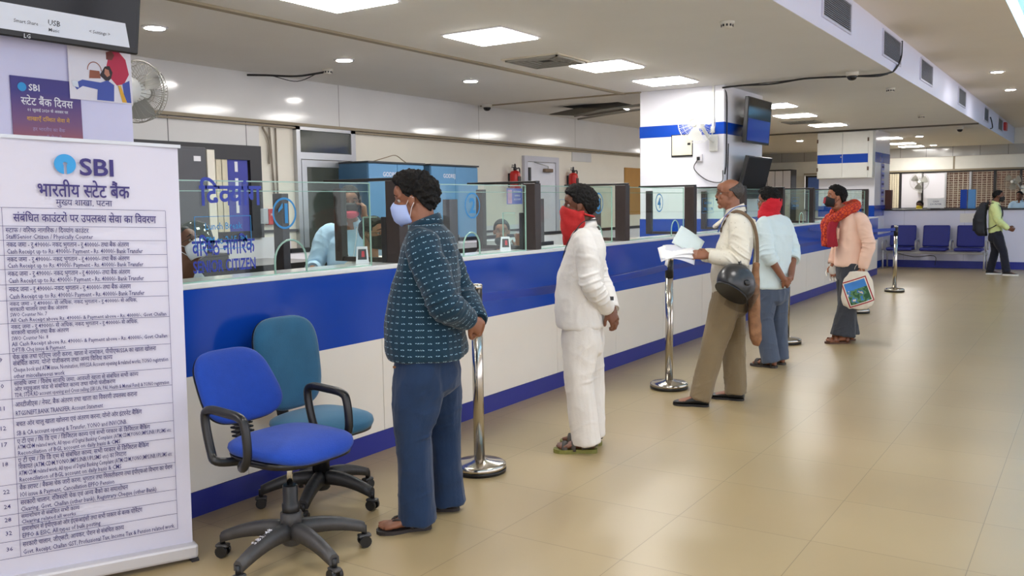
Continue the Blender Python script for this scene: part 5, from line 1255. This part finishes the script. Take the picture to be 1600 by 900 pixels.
blue_l = mat('lanyard_blue', S(60,90,170), .6)
lanyard(b3, None, blue_l, [(-.05,-.045,1.32),(-.078,-.072,1.40),(-.096,-.115,1.465),(-.086,-.18,1.510),(0,-.250,1.515),(.086,-.18,1.510),(.096,-.115,1.465),(.078,-.072,1.40),(.05,-.045,1.32)])
for key, side in (('L',-1),('R',1)):
    an = P3['leg'+key][2]; shoe(foot_frame((an[0],an[1],0), P3['leg'+key][3]), side, leather, dsole, b3)
# cream fringed towel over the back of the shoulder
tw = MB(); rows = []
for u in np.linspace(0, 1, 26):
    y = np.interp(u, [0,.2,.32,.6,1], [-.02,-.16,-.30,-.335,-.315]); z = np.interp(u, [0,.2,.32,.6,1], [1.36,1.475,1.40,1.18,.92])
    rows.append([Vector((.03+ (v-.5)*(.17+.02*math.sin(u*9)), y-.012*math.sin(v*9+u*5), z+.010*math.sin(v*11+u*3))) for v in np.linspace(0,1,14)])
tw.rings(rows, False, False)
o = tw.build('shoulder_towel', mat('towel_cream', S(232,226,210), .95, var=.06, scale=60, bump=.8, bscale=120), b3); sd = o.modifiers.new('t','SOLIDIFY'); sd.thickness = .014; sd.offset = 0
fr = MB()
for k in range(14): fr.tube([(-.05+k*.0125,-.318,.925),(-.05+k*.0125+.004*math.sin(k*3),-.316,.87)], .003, 4)
fr.build('towel_fringe', mat('towel_cream', None), o)
# sheaf of papers in his hands
t = thing('paper_sheaf', 'sheaf of white forms held out by the man with glasses', 'papers', b3.matrix_basis @ Vector((-.10,.20,1.19)), R(112))
pap = mat('paper_white', None); pap2 = mat('paper_greenish', S(214,228,228), .6); pap3 = mat('paper_grey', S(214,216,224), .6)
def sheet(w, l, T, m, bend=.03, name='sheet'):
    rows = [[T @ Vector(((v-.5)*w, (u-.5)*l, bend*math.sin(u*2.2)+.01*math.sin(v*5+u*3))) for v in np.linspace(0,1,5)] for u in np.linspace(0,1,9)]
    o = MB().rings(rows, False, False).build(name, m, t); sd = o.modifiers.new('t','SOLIDIFY'); sd.thickness = .0012
ry = lambda a, ax: Matrix.Rotation(R(a), 4, ax)
sheet(.16,.25, Matrix.Translation((-.06,.05,-.055))@ry(-4,'X')@ry(-38,'Y')@ry(-8,'Z'), pap3, .05)
sheet(.17,.26, Matrix.Translation((-.055,.06,-.045))@ry(-8,'X')@ry(-34,'Y')@ry(6,'Z'), pap, .05)
sheet(.16,.25, Matrix.Translation((-.045,.05,-.03))@ry(-10,'X')@ry(-30,'Y')@ry(16,'Z'), pap, .04)
sheet(.16,.22, Matrix.Translation((.03,-.02,.055))@ry(40,'X')@ry(-62,'Y')@ry(10,'Z'), pap2, .02)
sheet(.15,.23, Matrix.Translation((.10,.09,-.03))@ry(-70,'X')@ry(-6,'Y'), pap, .02)
# dark motorcycle helmet hung on the forearm
t = thing('helmet', 'dark grey motorcycle helmet with clear visor hanging from the arm of the man with papers', 'helmet', b3.matrix_basis @ Vector((-.335,-.165,.955)), R(112))
hm = mat('helmet_dark', S(40,41,44), .3, var=.15, scale=10, spec=.6)
HT = Matrix.Rotation(R(205),4,'Z') @ Matrix.Rotation(R(-38),4,'X') @ Matrix.Rotation(R(-16),4,'Y')
sm = MB(); rows = []
for a in np.linspace(-.62, PI/2, 15):
    z = .145*math.sin(a); r = math.cos(a)
    rows.append([HT @ Vector((.120*r*math.cos(b)*(1 if a > 0 else 1-.06*a*a), .150*r*math.sin(b), z)) for b in np.linspace(0,2*PI,33)[:-1]])
sm.rings(rows, True); o = sm.build('shell', hm, t)
MB().rings([[HT @ Vector((.126*math.cos(b)*c_, .158*math.sin(b)*c_, z)) for b in np.linspace(0,2*PI,33)[:-1]] for c_, z in ((.80,-.092),(.84,-.095),(.83,-.078),(.80,-.08))], True).build('rim_trim', black_m, t)
vis = glass('visor_smoked', (.70,.70,.71)); rows = []
for a in np.linspace(-.75, .35, 9): rows.append([HT @ Vector((.132*math.cos(a*.6)*math.cos(b), .196*math.cos(a*.5)*math.sin(b)**.9, .17*math.sin(a)-.02)) for b in np.linspace(.25, PI-.25, 21)])
MB().rings(rows, False, False).build('visor', vis, t)
for x in (-1,1): MB().lathe([(.022,0),(.022,.012),(.012,.016)], 16, M=HT @ Matrix.Translation((x*.120,.01,-.01)) @ Matrix.Rotation(x*PI/2,4,'Y')).build('visor_pivot', black_m, t)
MB().tube([HT @ Vector((-.10,-.02,-.085)), Vector((-.02,-.02,.10)), Vector((.05,-.01,.195)), Vector((.13,-.01,.10)), HT @ Vector((.10,-.02,-.085))], .012, 8, 5, flat=(.3,1)).build('chin_strap', black_m, t)
# brown sling bag on its long strap
t = thing('sling_bag', 'brown patterned cloth sling bag hanging behind the man with papers', 'bag', b3.matrix_basis @ Vector((-.13,-.325,.66)), R(112))
bagm = mat('bag_brown', S(140,100,70), .9, var=.6, scale=22, bump=.3, bscale=60); strapm = mat('bag_strap', S(112,92,72), .9, var=.3, scale=40)
rows = [sring((0,.015*math.sin(u*3),-.19+.62*u), XA, YA, np.interp(u,[0,.1,.5,1],[.04,.085,.085,.03]), .045*np.interp(u,[0,.1,.6,1],[.5,1,.8,.4]), .045*np.interp(u,[0,.1,.6,1],[.5,1,.8,.4]), 20, 3) for u in np.linspace(0,1,14)]
mb = MB(); mb.rings(rows); surface(mb, 'bag_body', bagm, t, .006, 3, [('noise',.006,(12,12,6),2.2)])
MB().tube([(0,0,.34),(.01,-.005,.50),(.0,.005,.64),(-.01,.045,.75),(.0,.13,.815),(.05,.205,.785),(.13,.262,.66)], .012, 8, 6, flat=(1,.25)).build('shoulder_strap', strapm, t)
MB().box(-.05,.05,.03,.05,-.02,.0,.004).build('zip_pocket', mat('zip_dark', S(50,40,34), .6), t)

# ---- fourth man: red scarf round the head, pale blue shirt, seen from behind
P4 = dict(loc=(1.22,8.32,0), rz=78, label='man seen from behind with a red scarf round his head and a pale blue shirt', skin=skin_a, vox=.005,
 head=((-.005,.02,1.535), 6, 0), hs=.92, neck=(0,-.02,1.40), nr=.056,
 armL=((-.190,-.035,1.33),(-.262,-.120,1.07),(-.125,-.205,.845),(.62,-.22,-.45),(.3,.9,.1),(.5,.7,.5)),
 armR=((.190,-.035,1.33),(.262,-.095,1.06),(.0,-.215,.845),(-.85,-.15,-.30),(.1,.9,.3),(.7,.9,.7)),
 shirt=[(.745,-.025,.200,.120,.130),(.76,-.025,.206,.126,.136),(.88,-.03,.200,.124,.128),(1.0,-.035,.196,.122,.126),(1.12,-.04,.200,.122,.130),(1.24,-.045,.202,.112,.126),(1.32,-.045,.192,.096,.110),(1.38,-.04,.150,.072,.084),(1.415,-.03,.082,.054,.060)],
 shirt_m=pale_blue, sr=(.066,.070,.064,.060,.056), cuff_r=.056, sleeve=.30, rolled=True,
 legL=((-.095,-.02,.80),(-.10,.0,.45),(-.078,-.055,.08),R(0)), legR=((.09,-.03,.80),(.115,-.03,.45),(.130,-.03,.08),R(-10)),
 waist=.80, hip_yc=-.025, hipw=(.172,.118), tr=[.098,.104,.092,.082,.078,.078,.080], hem_z=.055, trouser_m=slate, foot_h=.02)
b4, H, hs = person(P4)
hair(H, hs, hair_m, b4, top=.034, back=.02, side_=.012, hairline=.066, nape=-.08, curl=.012, freq=60, seed=12, fore=.035)
red_s = mat('scarf_red', S(196,22,40), .85, var=.15, scale=10, bump=.3, bscale=70)
sm = MB(); rows = []
for u in np.linspace(0, 1, 16):
    z = .075-.24*u; w = np.interp(u, [0,.15,.4,.62,.85,1], [.060,.090,.104,.092,.108,.118]); f_ = np.interp(u, [0,.2,.5,.75,1], [-.02,.02,.075,.10,.095]); bk = np.interp(u, [0,.15,.4,.65,1], [-.105,-.130,-.132,-.112,-.120])
    cy, d = (f_+bk)/2, (f_-bk)/2
    rows.append([H @ (Vector((math.cos(a)*w*(1+.03*math.sin(u*26+a*2)), cy+math.sin(a)*d*(1+.03*math.sin(u*22+a*3)), z+.018*math.sin(a+.8)))*hs) for a in np.linspace(0,2*PI,33)[:-1]])
sm.rings(rows); surface(sm, 'head_scarf', red_s, b4, .005, 2, [('noise',.006,(14,14,30),4.4)])
glasses(H, hs, mat('glasses_wire', None), b4)
for key, side in (('L',-1),('R',1)):
    an = P4['leg'+key][2]; F = foot_frame((an[0],an[1],0), P4['leg'+key][3])
    dk = mat('sandal_dark', S(56,50,46), .6); s_ = sole(F, side, 'sandal', dk, b4, 0, .02, 1.02)
    strap(F, .115, .052, .056, 'strap', dk, s_, wd=.020); strap(F, .06, .048, .072, 'strap', dk, s_, wd=.014); strap(F, -.03, .040, .075, 'strap', dk, s_, wd=.012)

# ---- fifth man: orange scarf, peach shirt, cloth bag
P5 = dict(loc=(1.45,10.1,0), rz=120, label='man with an orange red scarf and black mask carrying a cloth bag', skin=skin_c, vox=.005,
 head=((-.015,.075,1.568), 0, -10), hs=.92, neck=(0,-.03,1.425), nr=.055,
 armL=((-.185,-.155,1.33),(-.235,-.215,1.06),(-.205,-.165,.815),(.05,.15,-1),(.95,.1,.1),(1.0,1.1,.8)),
 armR=((.185,-.02,1.34),(.225,-.04,1.07),(.165,.045,.840),(-.15,-.15,-1),(-.9,.2,.0),(.25,.4,.3)),
 shirt=[(.83,-.085,.180,.130,.135),(.85,-.085,.186,.138,.142),(.94,-.085,.186,.134,.142),(1.05,-.09,.186,.128,.140),(1.15,-.085,.188,.122,.136),(1.25,-.075,.188,.110,.128),(1.33,-.065,.182,.094,.112),(1.40,-.05,.145,.074,.088),(1.445,-.025,.082,.054,.060)],
 shirt_m=peach, sr=(.064,.066,.060,.056,.048), cuff_r=.048, sleeve=.95, collar=((0,-.03,1.44),.064,.032,.40,.40),
 legL=((-.095,-.09,.84),(-.095,-.055,.47),(-.115,-.005,.08),R(3)), legR=((.09,-.09,.84),(.105,-.10,.47),(.08,-.12,.08),R(-1)),
 waist=.88, hip_yc=-.09, hipw=(.172,.125), tr=[.100,.108,.096,.088,.096,.115,.128], hem_z=.075, hemL=(-.115,-.0,.085), hemR=(.07,-.10,.075), trouser_m=charcoal, foot_h=.02)
b5, H, hs = person(P5)
hair(H, hs, hair_m, b5, top=.030, back=.018, side_=.008, hairline=.066, nape=-.07, curl=.009, freq=65, seed=21, fore=.034)
mk = face_mask(H, hs, mat('mask_black', S(18,18,20), .7), b5, wide=.074)
MB().rings([[H @ (Vector((x, y, z))*hs) for x, y in ((-.034,.117),(-.012,.130),(.012,.130),(.034,.117))] for z, in ((-.012,),(-.035,),(-.062,),(-.085,))], False, False).build('red_panel', mat('mask_red', S(150,26,44), .7), mk)
orange = mat('scarf_orange', S(206,78,36), .85, var=.25, scale=14, bump=.3, bscale=60); N, L, p = nodes(orange)
tc = N.new('ShaderNodeTexCoord'); vo = N.new('ShaderNodeTexVoronoi'); vo.feature = 'DISTANCE_TO_EDGE'; vo.inputs['Scale'].default_value = 30; L.new(tc.outputs['Object'], vo.inputs['Vector'])
old = p.inputs['Base Color'].links[0].from_socket; mx = N.new('ShaderNodeMix'); mx.data_type = 'RGBA'; L.new(mnode(N, L, 'LESS_THAN', vo.outputs['Distance'], .09), mx.inputs['Factor']); L.new(old, mx.inputs['A']); mx.inputs['B'].default_value = S(150,26,40); L.new(mx.outputs['Result'], p.inputs['Base Color'])
crim = mat('scarf_crimson', S(156,26,44), .85, var=.15, bump=.3, bscale=60)
sm = MB()
sm.tube([(.07,.10,1.36),(.125,.02,1.425),(.10,-.085,1.475),(0,-.135,1.49),(-.105,-.085,1.465),(-.125,.02,1.41),(-.07,.105,1.345),(.0,.135,1.31)], [.036,.05,.054,.054,.054,.05,.044,.04], 14, 6)
sm.tube([(.07,.11,1.38),(.02,.155,1.29),(-.0,.15,1.16),(-.01,.14,1.06)], [.046,.062,.066,.070], 14, 5, flat=(1.0,.55))
scf = surface(sm, 'scarf', orange, b5, .006, 2, [('noise',.010,(22,22,7),1.7)])
sm = MB(); sm.tube([(-.085,.085,1.35),(-.075,.125,1.25),(-.085,.125,1.13),(-.085,.115,1.045)], [.036,.046,.050,.050], 14, 5, flat=(1,.5)); surface(sm, 'scarf_end', crim, scf, .006, 2, [('noise',.008,(26,26,7),6.1)])
MB().tube([(-.075,.14,1.065),(.07,.145,1.065)], .03, 10, flat=(1.0,1.0)).build('scarf_hem', crim, scf)
MB().rings([[(-.125+u*.105, .062+.02*math.sin(u*PI), z) for u in np.linspace(0,1,6)] for z in (1.13,1.245)], False, False).build('shirt_pocket', peach, b5)
br_l = mat('brown_leather', S(120,70,42), .4, var=.25, scale=20)
for key, side in (('L',-1),('R',1)):
    an = P5['leg'+key][2]; F = foot_frame((an[0],an[1],0), P5['leg'+key][3])
    s_ = sole(F, side, 'sandal', mat('brown_sole', S(84,54,38), .6), b5, 0, .02, 1.04)
    strap(F, .135, .053, .050, 'strap', br_l, s_, wd=.028); strap(F, .07, .050, .075, 'strap', br_l, s_, y2=.085, wd=.024); strap(F, -.03, .042, .072, 'strap', br_l, s_, wd=.016)
# pale glove on the far hand is worn clothing
gm = MB(); hand(gm, Vector(P5['armR'][2])+Vector((0,0,-.012)), P5['armR'][3], P5['armR'][4], 1, (.25,.4,.3), 1.28); surface(gm, 'glove', mat('glove_pale', S(226,220,210), .8), b5, .005, 1)
# printed cloth shopping bag
t = thing('shopping_bag', 'white cloth shopping bag with a blue and green print and red border', 'bag', b5.matrix_basis @ Vector((-.20,-.12,.36)), R(12))
bagw = cloth('bag_canvas', S(222,212,196), var=.06)
rows = [sring((0,.01*math.sin(u*4),.03+.39*u), XA, YA, np.interp(u,[0,.08,.3,.75,1],[.09,.145,.165,.14,.09]), .06*np.interp(u,[0,.2,.7,1],[.7,1.2,.8,.3]), .06*np.interp(u,[0,.2,.7,1],[.7,1.2,.8,.3]), 24, 2.6) for u in np.linspace(0,1,14)]
mb = MB(); mb.rings(rows); bag = surface(mb, 'bag_body', bagw, t, .006, 2, [('noise',.010,(11,11,8),3.3)])
for x in (-.05,.05): MB().tube([(x*.9,-.012,.40),(x*.6,-.01,.47),(x*.15,-.0,.505)], .008, 8, 4, flat=(1,.4)).build('handle', bagw, t)
tc_m = bagw; N, L, p = nodes(bagw)          # the print: a tilted framed picture on the cloth
tc = N.new('ShaderNodeTexCoord'); mp = N.new('ShaderNodeMapping'); mp.inputs['Location'].default_value = (.0,0,-.21); L.new(tc.outputs['Object'], mp.inputs['Vector'])
sp = N.new('ShaderNodeSeparateXYZ'); L.new(mp.outputs[0], sp.inputs[0])
xr = mnode(N, L, 'ADD', mnode(N, L, 'MULTIPLY', sp.outputs['X'], .94), mnode(N, L, 'MULTIPLY', sp.outputs['Z'], .34)); zr = mnode(N, L, 'SUBTRACT', mnode(N, L, 'MULTIPLY', sp.outputs['Z'], .94), mnode(N, L, 'MULTIPLY', sp.outputs['X'], .34))
ax, az = mnode(N, L, 'ABSOLUTE', xr), mnode(N, L, 'ABSOLUTE', zr)
def inside(a, b): return mnode(N, L, 'MULTIPLY', mnode(N, L, 'LESS_THAN', ax, a), mnode(N, L, 'LESS_THAN', az, b))
old = p.inputs['Base Color'].links[0].from_socket
def over(old, fac, col):
    mx = N.new('ShaderNodeMix'); mx.data_type = 'RGBA'; L.new(fac, mx.inputs['Factor']); L.new(old, mx.inputs['A'])
    if isinstance(col, tuple): mx.inputs['B'].default_value = col
    else: L.new(col, mx.inputs['B'])
    return mx.outputs['Result']
nz = N.new('ShaderNodeTexNoise'); nz.inputs['Scale'].default_value = 16; L.new(tc.outputs['Object'], nz.inputs['Vector'])
cr = N.new('ShaderNodeValToRGB'); cr.color_ramp.interpolation = 'CONSTANT'; cr.color_ramp.elements[0].color = S(52,92,64); cr.color_ramp.elements[1].position = .62; cr.color_ramp.elements[1].color = S(210,200,180)
e = cr.color_ramp.elements.new(.45); e.color = S(90,130,90); e = cr.color_ramp.elements.new(.54); e.color = S(60,120,180); L.new(nz.outputs['Fac'], cr.inputs[0])
sky_ = over(cr.outputs[0], mnode(N, L, 'GREATER_THAN', zr, .035), S(70,130,200))
c_ = over(old, inside(.130,.140), S(160,36,44)); c_ = over(c_, inside(.118,.128), S(226,218,204)); c_ = over(c_, inside(.108,.118), sky_)
L.new(c_, p.inputs['Base Color'])

# ---- far man with the backpack, walking to the right
P6 = dict(loc=(2.10,20.2,0), rz=-88, label='man in a pale green shirt with a black backpack walking by the far seats', skin=skin_b, vox=.007,
 head=((0,.0,1.555), 4, 0), hs=.92, neck=(0,-.04,1.41), nr=.055,
 armL=((-.185,-.05,1.34),(-.22,.0,1.07),(-.16,.17,.93),(.1,.9,-.3),(.8,.2,.3),(.6,.8,.6)),
 armR=((.185,-.05,1.34),(.225,.02,1.07),(.16,.20,.92),(-.2,.9,-.25),(-.8,.2,.3),(.6,.8,.6)),
 shirt=[(.84,-.03,.170,.110,.115),(.86,-.03,.178,.116,.120),(.96,-.03,.180,.118,.120),(1.08,-.03,.184,.118,.120),(1.2,-.04,.188,.112,.118),(1.3,-.045,.186,.096,.108),(1.38,-.045,.145,.072,.084),(1.425,-.04,.080,.054,.058)],
 shirt_m=cloth('pale_green_shirt', S(214,226,156), var=.04), sr=(.076,.070,.060,.056,.046), sleeve=.92, collar=((0,-.04,1.425),.060,.03,.4,.4),
 legL=((-.09,-.03,.84),(-.10,-.03,.47),(-.09,-.10,.09),R(0)), legR=((.09,-.02,.84),(.10,.12,.47),(.10,.20,.08),R(0)),
 waist=.86, hip_yc=-.03, hipw=(.165,.115), tr=[.096,.102,.088,.074,.070,.068,.068], hem_z=.07, trouser_m=cloth('dark_trouser', S(34,36,48), var=.1), foot_h=.02, toes=False)
b6, H, hs = person(P6)
hair(H, hs, hair_m, b6, top=.016, back=.012, side_=.007, hairline=.072, nape=-.06, curl=.003, seed=30)
face_mask(H, hs, mat('mask_black', None), b6)
for key, side in (('L',-1),('R',1)):
    an = P6['leg'+key][2]; shoe(foot_frame((an[0],an[1],0), P6['leg'+key][3]), side, mat('sneaker_black', S(26,26,30), .6), mat('sneaker_sole_white', S(222,222,220), .5), b6, 'sneaker', 1.05, .03)
t = thing('backpack', 'large black backpack on the back of the man in pale green', 'backpack', b6.matrix_basis @ Vector((0,-.20,1.12)), R(-88))
nyl = mat('nylon_black', S(26,28,38), .6, var=.2, scale=10, bump=.2, bscale=90)
rows = [sring((0,-.05-.03*math.sin(u*PI), -.34+.66*u), XA, YA, np.interp(u,[0,.1,.7,1],[.12,.165,.16,.09]), .08, np.interp(u,[0,.1,.6,1],[.08,.14,.14,.05]), 22, 3) for u in np.linspace(0,1,14)]
mb = MB(); mb.rings(rows); surface(mb, 'pack_body', nyl, t, .009, 3, [('noise',.006,(9,9,7),2)])
MB().box(-.11,.11,-.235,-.17,-.25,.02,.03).build('front_pocket', nyl, t)
for x in (-1,1): MB().tube([(x*.10,-.03,.27),(x*.12,.10,.31),(x*.13,.24,.25),(x*.14,.285,.10),(x*.19,.25,-.05),(x*.19,.14,-.16),(x*.13,-.02,-.22)], .022, 8, 5, flat=(1,.3)).build('shoulder_strap', nyl, t)
MB().tube([(-.05,.03,.30),(0,.02,.36),(.05,.03,.30)], .010, 8, 5).build('carry_loop', nyl, t)

# ================================================================== staff behind the glass
def staff(label, loc, rz, headp, skin, shirt_m, arms, seated=True, hs=.9, lean=0.0, vox=.007, hp=(0,0), collar_=True, female=False):
    """seated staff share one build; arms as (L, R)"""
    d = .0 if not seated else -.30
    sh = [(.84+d,0,.175,.115,.12),(.95+d,.0+lean*.1,.178,.118,.122),(1.08+d,lean*.25,.180,.118,.122),(1.2+d,lean*.5,.186,.112,.120),(1.3+d,lean*.75-.005,.184,.096,.108),(1.375+d,lean*.9-.005,.145,.072,.084),(1.42+d,lean-.005,.080,.054,.058)]
    if female: sh = [(z,y,w*.88,a*.95,b*.95) for z,y,w,a,b in sh]
    hz = 1.545+d; P = dict(loc=loc, rz=rz, label=label, skin=skin, vox=vox, head=((0,lean+.03,hz)if headp is None else headp[0], headp[1] if headp else 0, headp[2] if headp else 0), hs=hs, neck=(0,lean-.0,1.41+d), nr=.052 if not female else .045,
      armL=arms[0], armR=arms[1], shirt=sh, shirt_m=shirt_m, sleeve=.93, sr=(.074,.068,.058,.054,.045), waist=.86+d, hip_yc=0, hipw=(.165,.12), tr=[.096,.102,.088,.076,.072,.07,.07], hem_z=.08, trouser_m=charcoal, foot_h=.02, toes=False)
    if collar_: P['collar'] = ((0,lean-.0,1.425+d),.060,.03,.4,.4)
    if seated: P['legL'] = ((-.09,.0,.58),(-.13,.25,.52),(-.11,.08,.09),0); P['legR'] = ((.09,.0,.58),(.13,.25,.52),(.11,.08,.09),0)
    else: P['legL'] = ((-.09,0,.84),(-.10,.02,.47),(-.10,-.02,.08),0); P['legR'] = ((.09,0,.84),(.10,.02,.47),(.10,-.02,.08),0)
    b, H, hs_ = person(P)
    for key, side in (('L',-1),('R',1)):
        an = P['leg'+key][2]; shoe(foot_frame((an[0],an[1],0), 0), side, leather, dsole, b)
    return b, H, hs_, P
lt_blue = cloth('sky_blue_shirt', S(176,206,230), var=.04)
# man on the phone
bp_, H, hs, P = staff('man in a sky blue shirt standing behind the glass with a phone at his ear', (-1.03,5.10,0), -142, ((0,.03,1.585),8,4), skin_a, lt_blue,
  (((-.185,-.0,1.345),(-.27,.09,1.13),(-.115,.10,1.475),(.05,-.05,1),(.9,-.2,0),(.7,.9,.6)), ((.185,-.0,1.345),(.29,.03,1.09),(.27,.24,1.10),(-.1,.95,-.2),(.0,-.3,-1),(.3,.4,.3))), seated=False, hs=.92)
hair(H, hs, hair_m, bp_, top=.022, back=.016, side_=.008, hairline=.068, nape=-.07, curl=.004, seed=40)
mk = face_mask(H, hs, mat('mask_black', None), bp_, z_bot=-.075); face_mask(H @ Matrix.Translation((0,.002,-.045)), hs, mat('mask_pink', S(226,76,100), .7), mk, z_top=-.01, z_bot=-.075, loops=False, name='mask_lower')
lanyard(bp_, None, white_m, [(-.05,.06,1.40),(-.045,.115,1.30),(-.01,.13,1.15),(.045,.115,1.30),(.05,.06,1.40)])
t = thing('phone', 'black mobile phone held at the ear of the man in sky blue', 'phone', bp_.matrix_basis @ Vector((-.085,.07,1.555)), R(-142))
MB().box(-.006,.006,-.036,.036,-.075,.075,.005).build('casing', black_m, t, rot=(R(-25),0,0)); MB().box(.006,.0075,-.031,.031,-.062,.066).build('screen', scr_m, t, rot=(R(-25),0,0))
# clerk with black mask and glasses
b, H, hs, P = staff('clerk with glasses and a black mask seated at the first window divider', (-.545,4.715,.0), -80, ((0,.075,1.36),0,0), skin_c, white_cot,
  (((-.18,.03,1.12),(-.25,.08,.88),(-.10,.14,.97),(.8,.3,-.2),(0,0,-1)), ((.18,.03,1.12),(.25,.08,.88),(.10,.14,.97),(-.8,.3,-.2),(0,0,-1))), lean=.05)
hair(H, hs, hair_m, b, top=.020, back=.014, side_=.009, hairline=.062, nape=-.07, curl=.003, seed=50)
face_mask(H, hs, mat('mask_black', None), b, mat('mask_black', None)); glasses(H, hs, black_m, b)
# woman clerk
b, H, hs, P = staff('woman clerk with glasses and a lowered black mask behind window two', (-.72,6.72,0), -148, ((0,.06,1.305),0,0), skin_c, cloth('dark_grey_kurta', S(70,66,72), var=.1),
  (((-.165,.02,1.10),(-.24,.08,.90),(-.17,.25,1.17),(.1,.1,1),(.2,.9,0),(.3,.5,.4)), ((.165,.02,1.10),(.22,.10,.88),(.13,.26,.95),(-.3,.9,-.2),(0,0,-1))), lean=.04, female=True, hs=.86, collar_=False)
hair(H, hs, hair_m, b, top=.016, back=.020, side_=.012, hairline=.066, nape=-.105, curl=.002, seed=55)
MB().ball(H @ Vector((0,-.115,-.03)), (.045,.035,.045), 16).build('hair_bun', hair_m, b)
face_mask(H @ Matrix.Translation((0,-.004,-.045)), hs, mat('mask_black', None), b, mat('mask_black', None), loops=False, z_bot=-.085); glasses(H, hs, mat('glasses_wire', None), b)
MB().tube([(-.13,.06,1.06),(-.10,.115,1.0),(-.02,.135,.92)], .04, 10, 5, flat=(1,.3)).build('dupatta', mat('dupatta_tan', S(150,110,80), .8, var=.3, scale=12), b)
# clerk with the white mask at the left
b, H, hs, P = staff('clerk with glasses and a white mask bending low behind the first window', (-.86,3.32,0), -70, ((0,.15,1.335),0,-30), skin_b, cloth('grey_shirt', S(150,160,170)),
  (((-.18,.05,1.12),(-.25,.12,.88),(-.12,.22,.97),(.6,.6,-.2),(0,0,-1)), ((.18,.05,1.12),(.25,.12,.88),(.12,.22,.97),(-.6,.6,-.2),(0,0,-1))), lean=.10)
hair(H, hs, hair_g, b, top=.014, back=.012, side_=.008, hairline=.075, nape=-.07, curl=.004, seed=60)
face_mask(H, hs, white_m, b, white_m); glasses(H, hs, black_m, b)
# clerk bowed behind the far windows, and people of the far office
b, H, hs, P = staff('clerk bowed low behind the far counter windows, only dark hair showing', (-.70,13.70,0), -90, ((0,.12,1.30),0,-40), skin_b, charcoal,
  (((-.18,.05,1.12),(-.25,.12,.88),(-.12,.22,.97),(.6,.6,-.2),(0,0,-1)), ((.18,.05,1.12),(.25,.12,.88),(.12,.22,.97),(-.6,.6,-.2),(0,0,-1))), lean=.10, vox=.009)
hair(H, hs, hair_m, b, top=.03, back=.03, side_=.015, hairline=.06, nape=-.08, curl=.006, seed=66)
dn = (((-.18,0,1.12),(-.22,.06,.88),(-.12,.25,.93),(.3,.9,-.2),(0,0,-1)), ((.18,0,1.12),(.22,.06,.88),(.12,.25,.93),(-.3,.9,-.2),(0,0,-1)))
b, H, hs, P = staff('far clerk with black hair and a yellow mask behind the far counter', (.26,22.95,0), 172, ((0,.05,1.36),0,-5), skin_b, white_cot, dn, vox=.010)
hair(H, hs, hair_m, b, top=.022, back=.014, side_=.010, hairline=.06, nape=-.07, curl=.004, seed=70); face_mask(H, hs, mat('mask_yellow', S(232,200,50), .7), b)
b, H, hs, P = staff('far office worker in white beyond the counter behind the backpack man', (1.36,25.8,0), 150, ((0,.05,1.27),0,-10), skin_c, white_cot, dn, vox=.010)
hair(H, hs, hair_m, b, top=.018, back=.014, side_=.010, hairline=.09, nape=-.07, curl=.004, seed=74)
up = (((-.18,0,1.345),(-.24,.04,1.08),(-.12,.20,1.0),(.3,.9,-.2),(0,0,-1)), ((.18,0,1.345),(.24,.04,1.08),(.12,.20,1.0),(-.3,.9,-.2),(0,0,-1)))
b, H, hs, P = staff('far office worker in pale blue standing at the right edge of the photo', (2.02,27.2,0), 165, ((0,.04,1.56),0,0), skin_b, lt_blue, up, seated=False, vox=.010)
hair(H, hs, hair_m, b, top=.02, back=.014, side_=.010, hairline=.07, nape=-.07, curl=.004, seed=78)
# painted asset mark on the near leg of the grey chair base
t = bpy.data.objects['office_chair']
a = 2*PI*CHAIR_LEG/5+R(BASE0); d = Vector((math.cos(a), math.sin(a), 0)); s_ = Vector((-d.y, d.x, 0))
leg = [c for c in t.children if c.name.startswith('base_leg')][CHAIR_LEG]
lettering([('S.B.I. 48', 0, -.012, .036, 'c', .010, 1)], 'painted_mark', white_m, leg, plane_matrix(d*.185+Vector((0,0,.172)), -d+Vector((0,0,.24)), -s_))
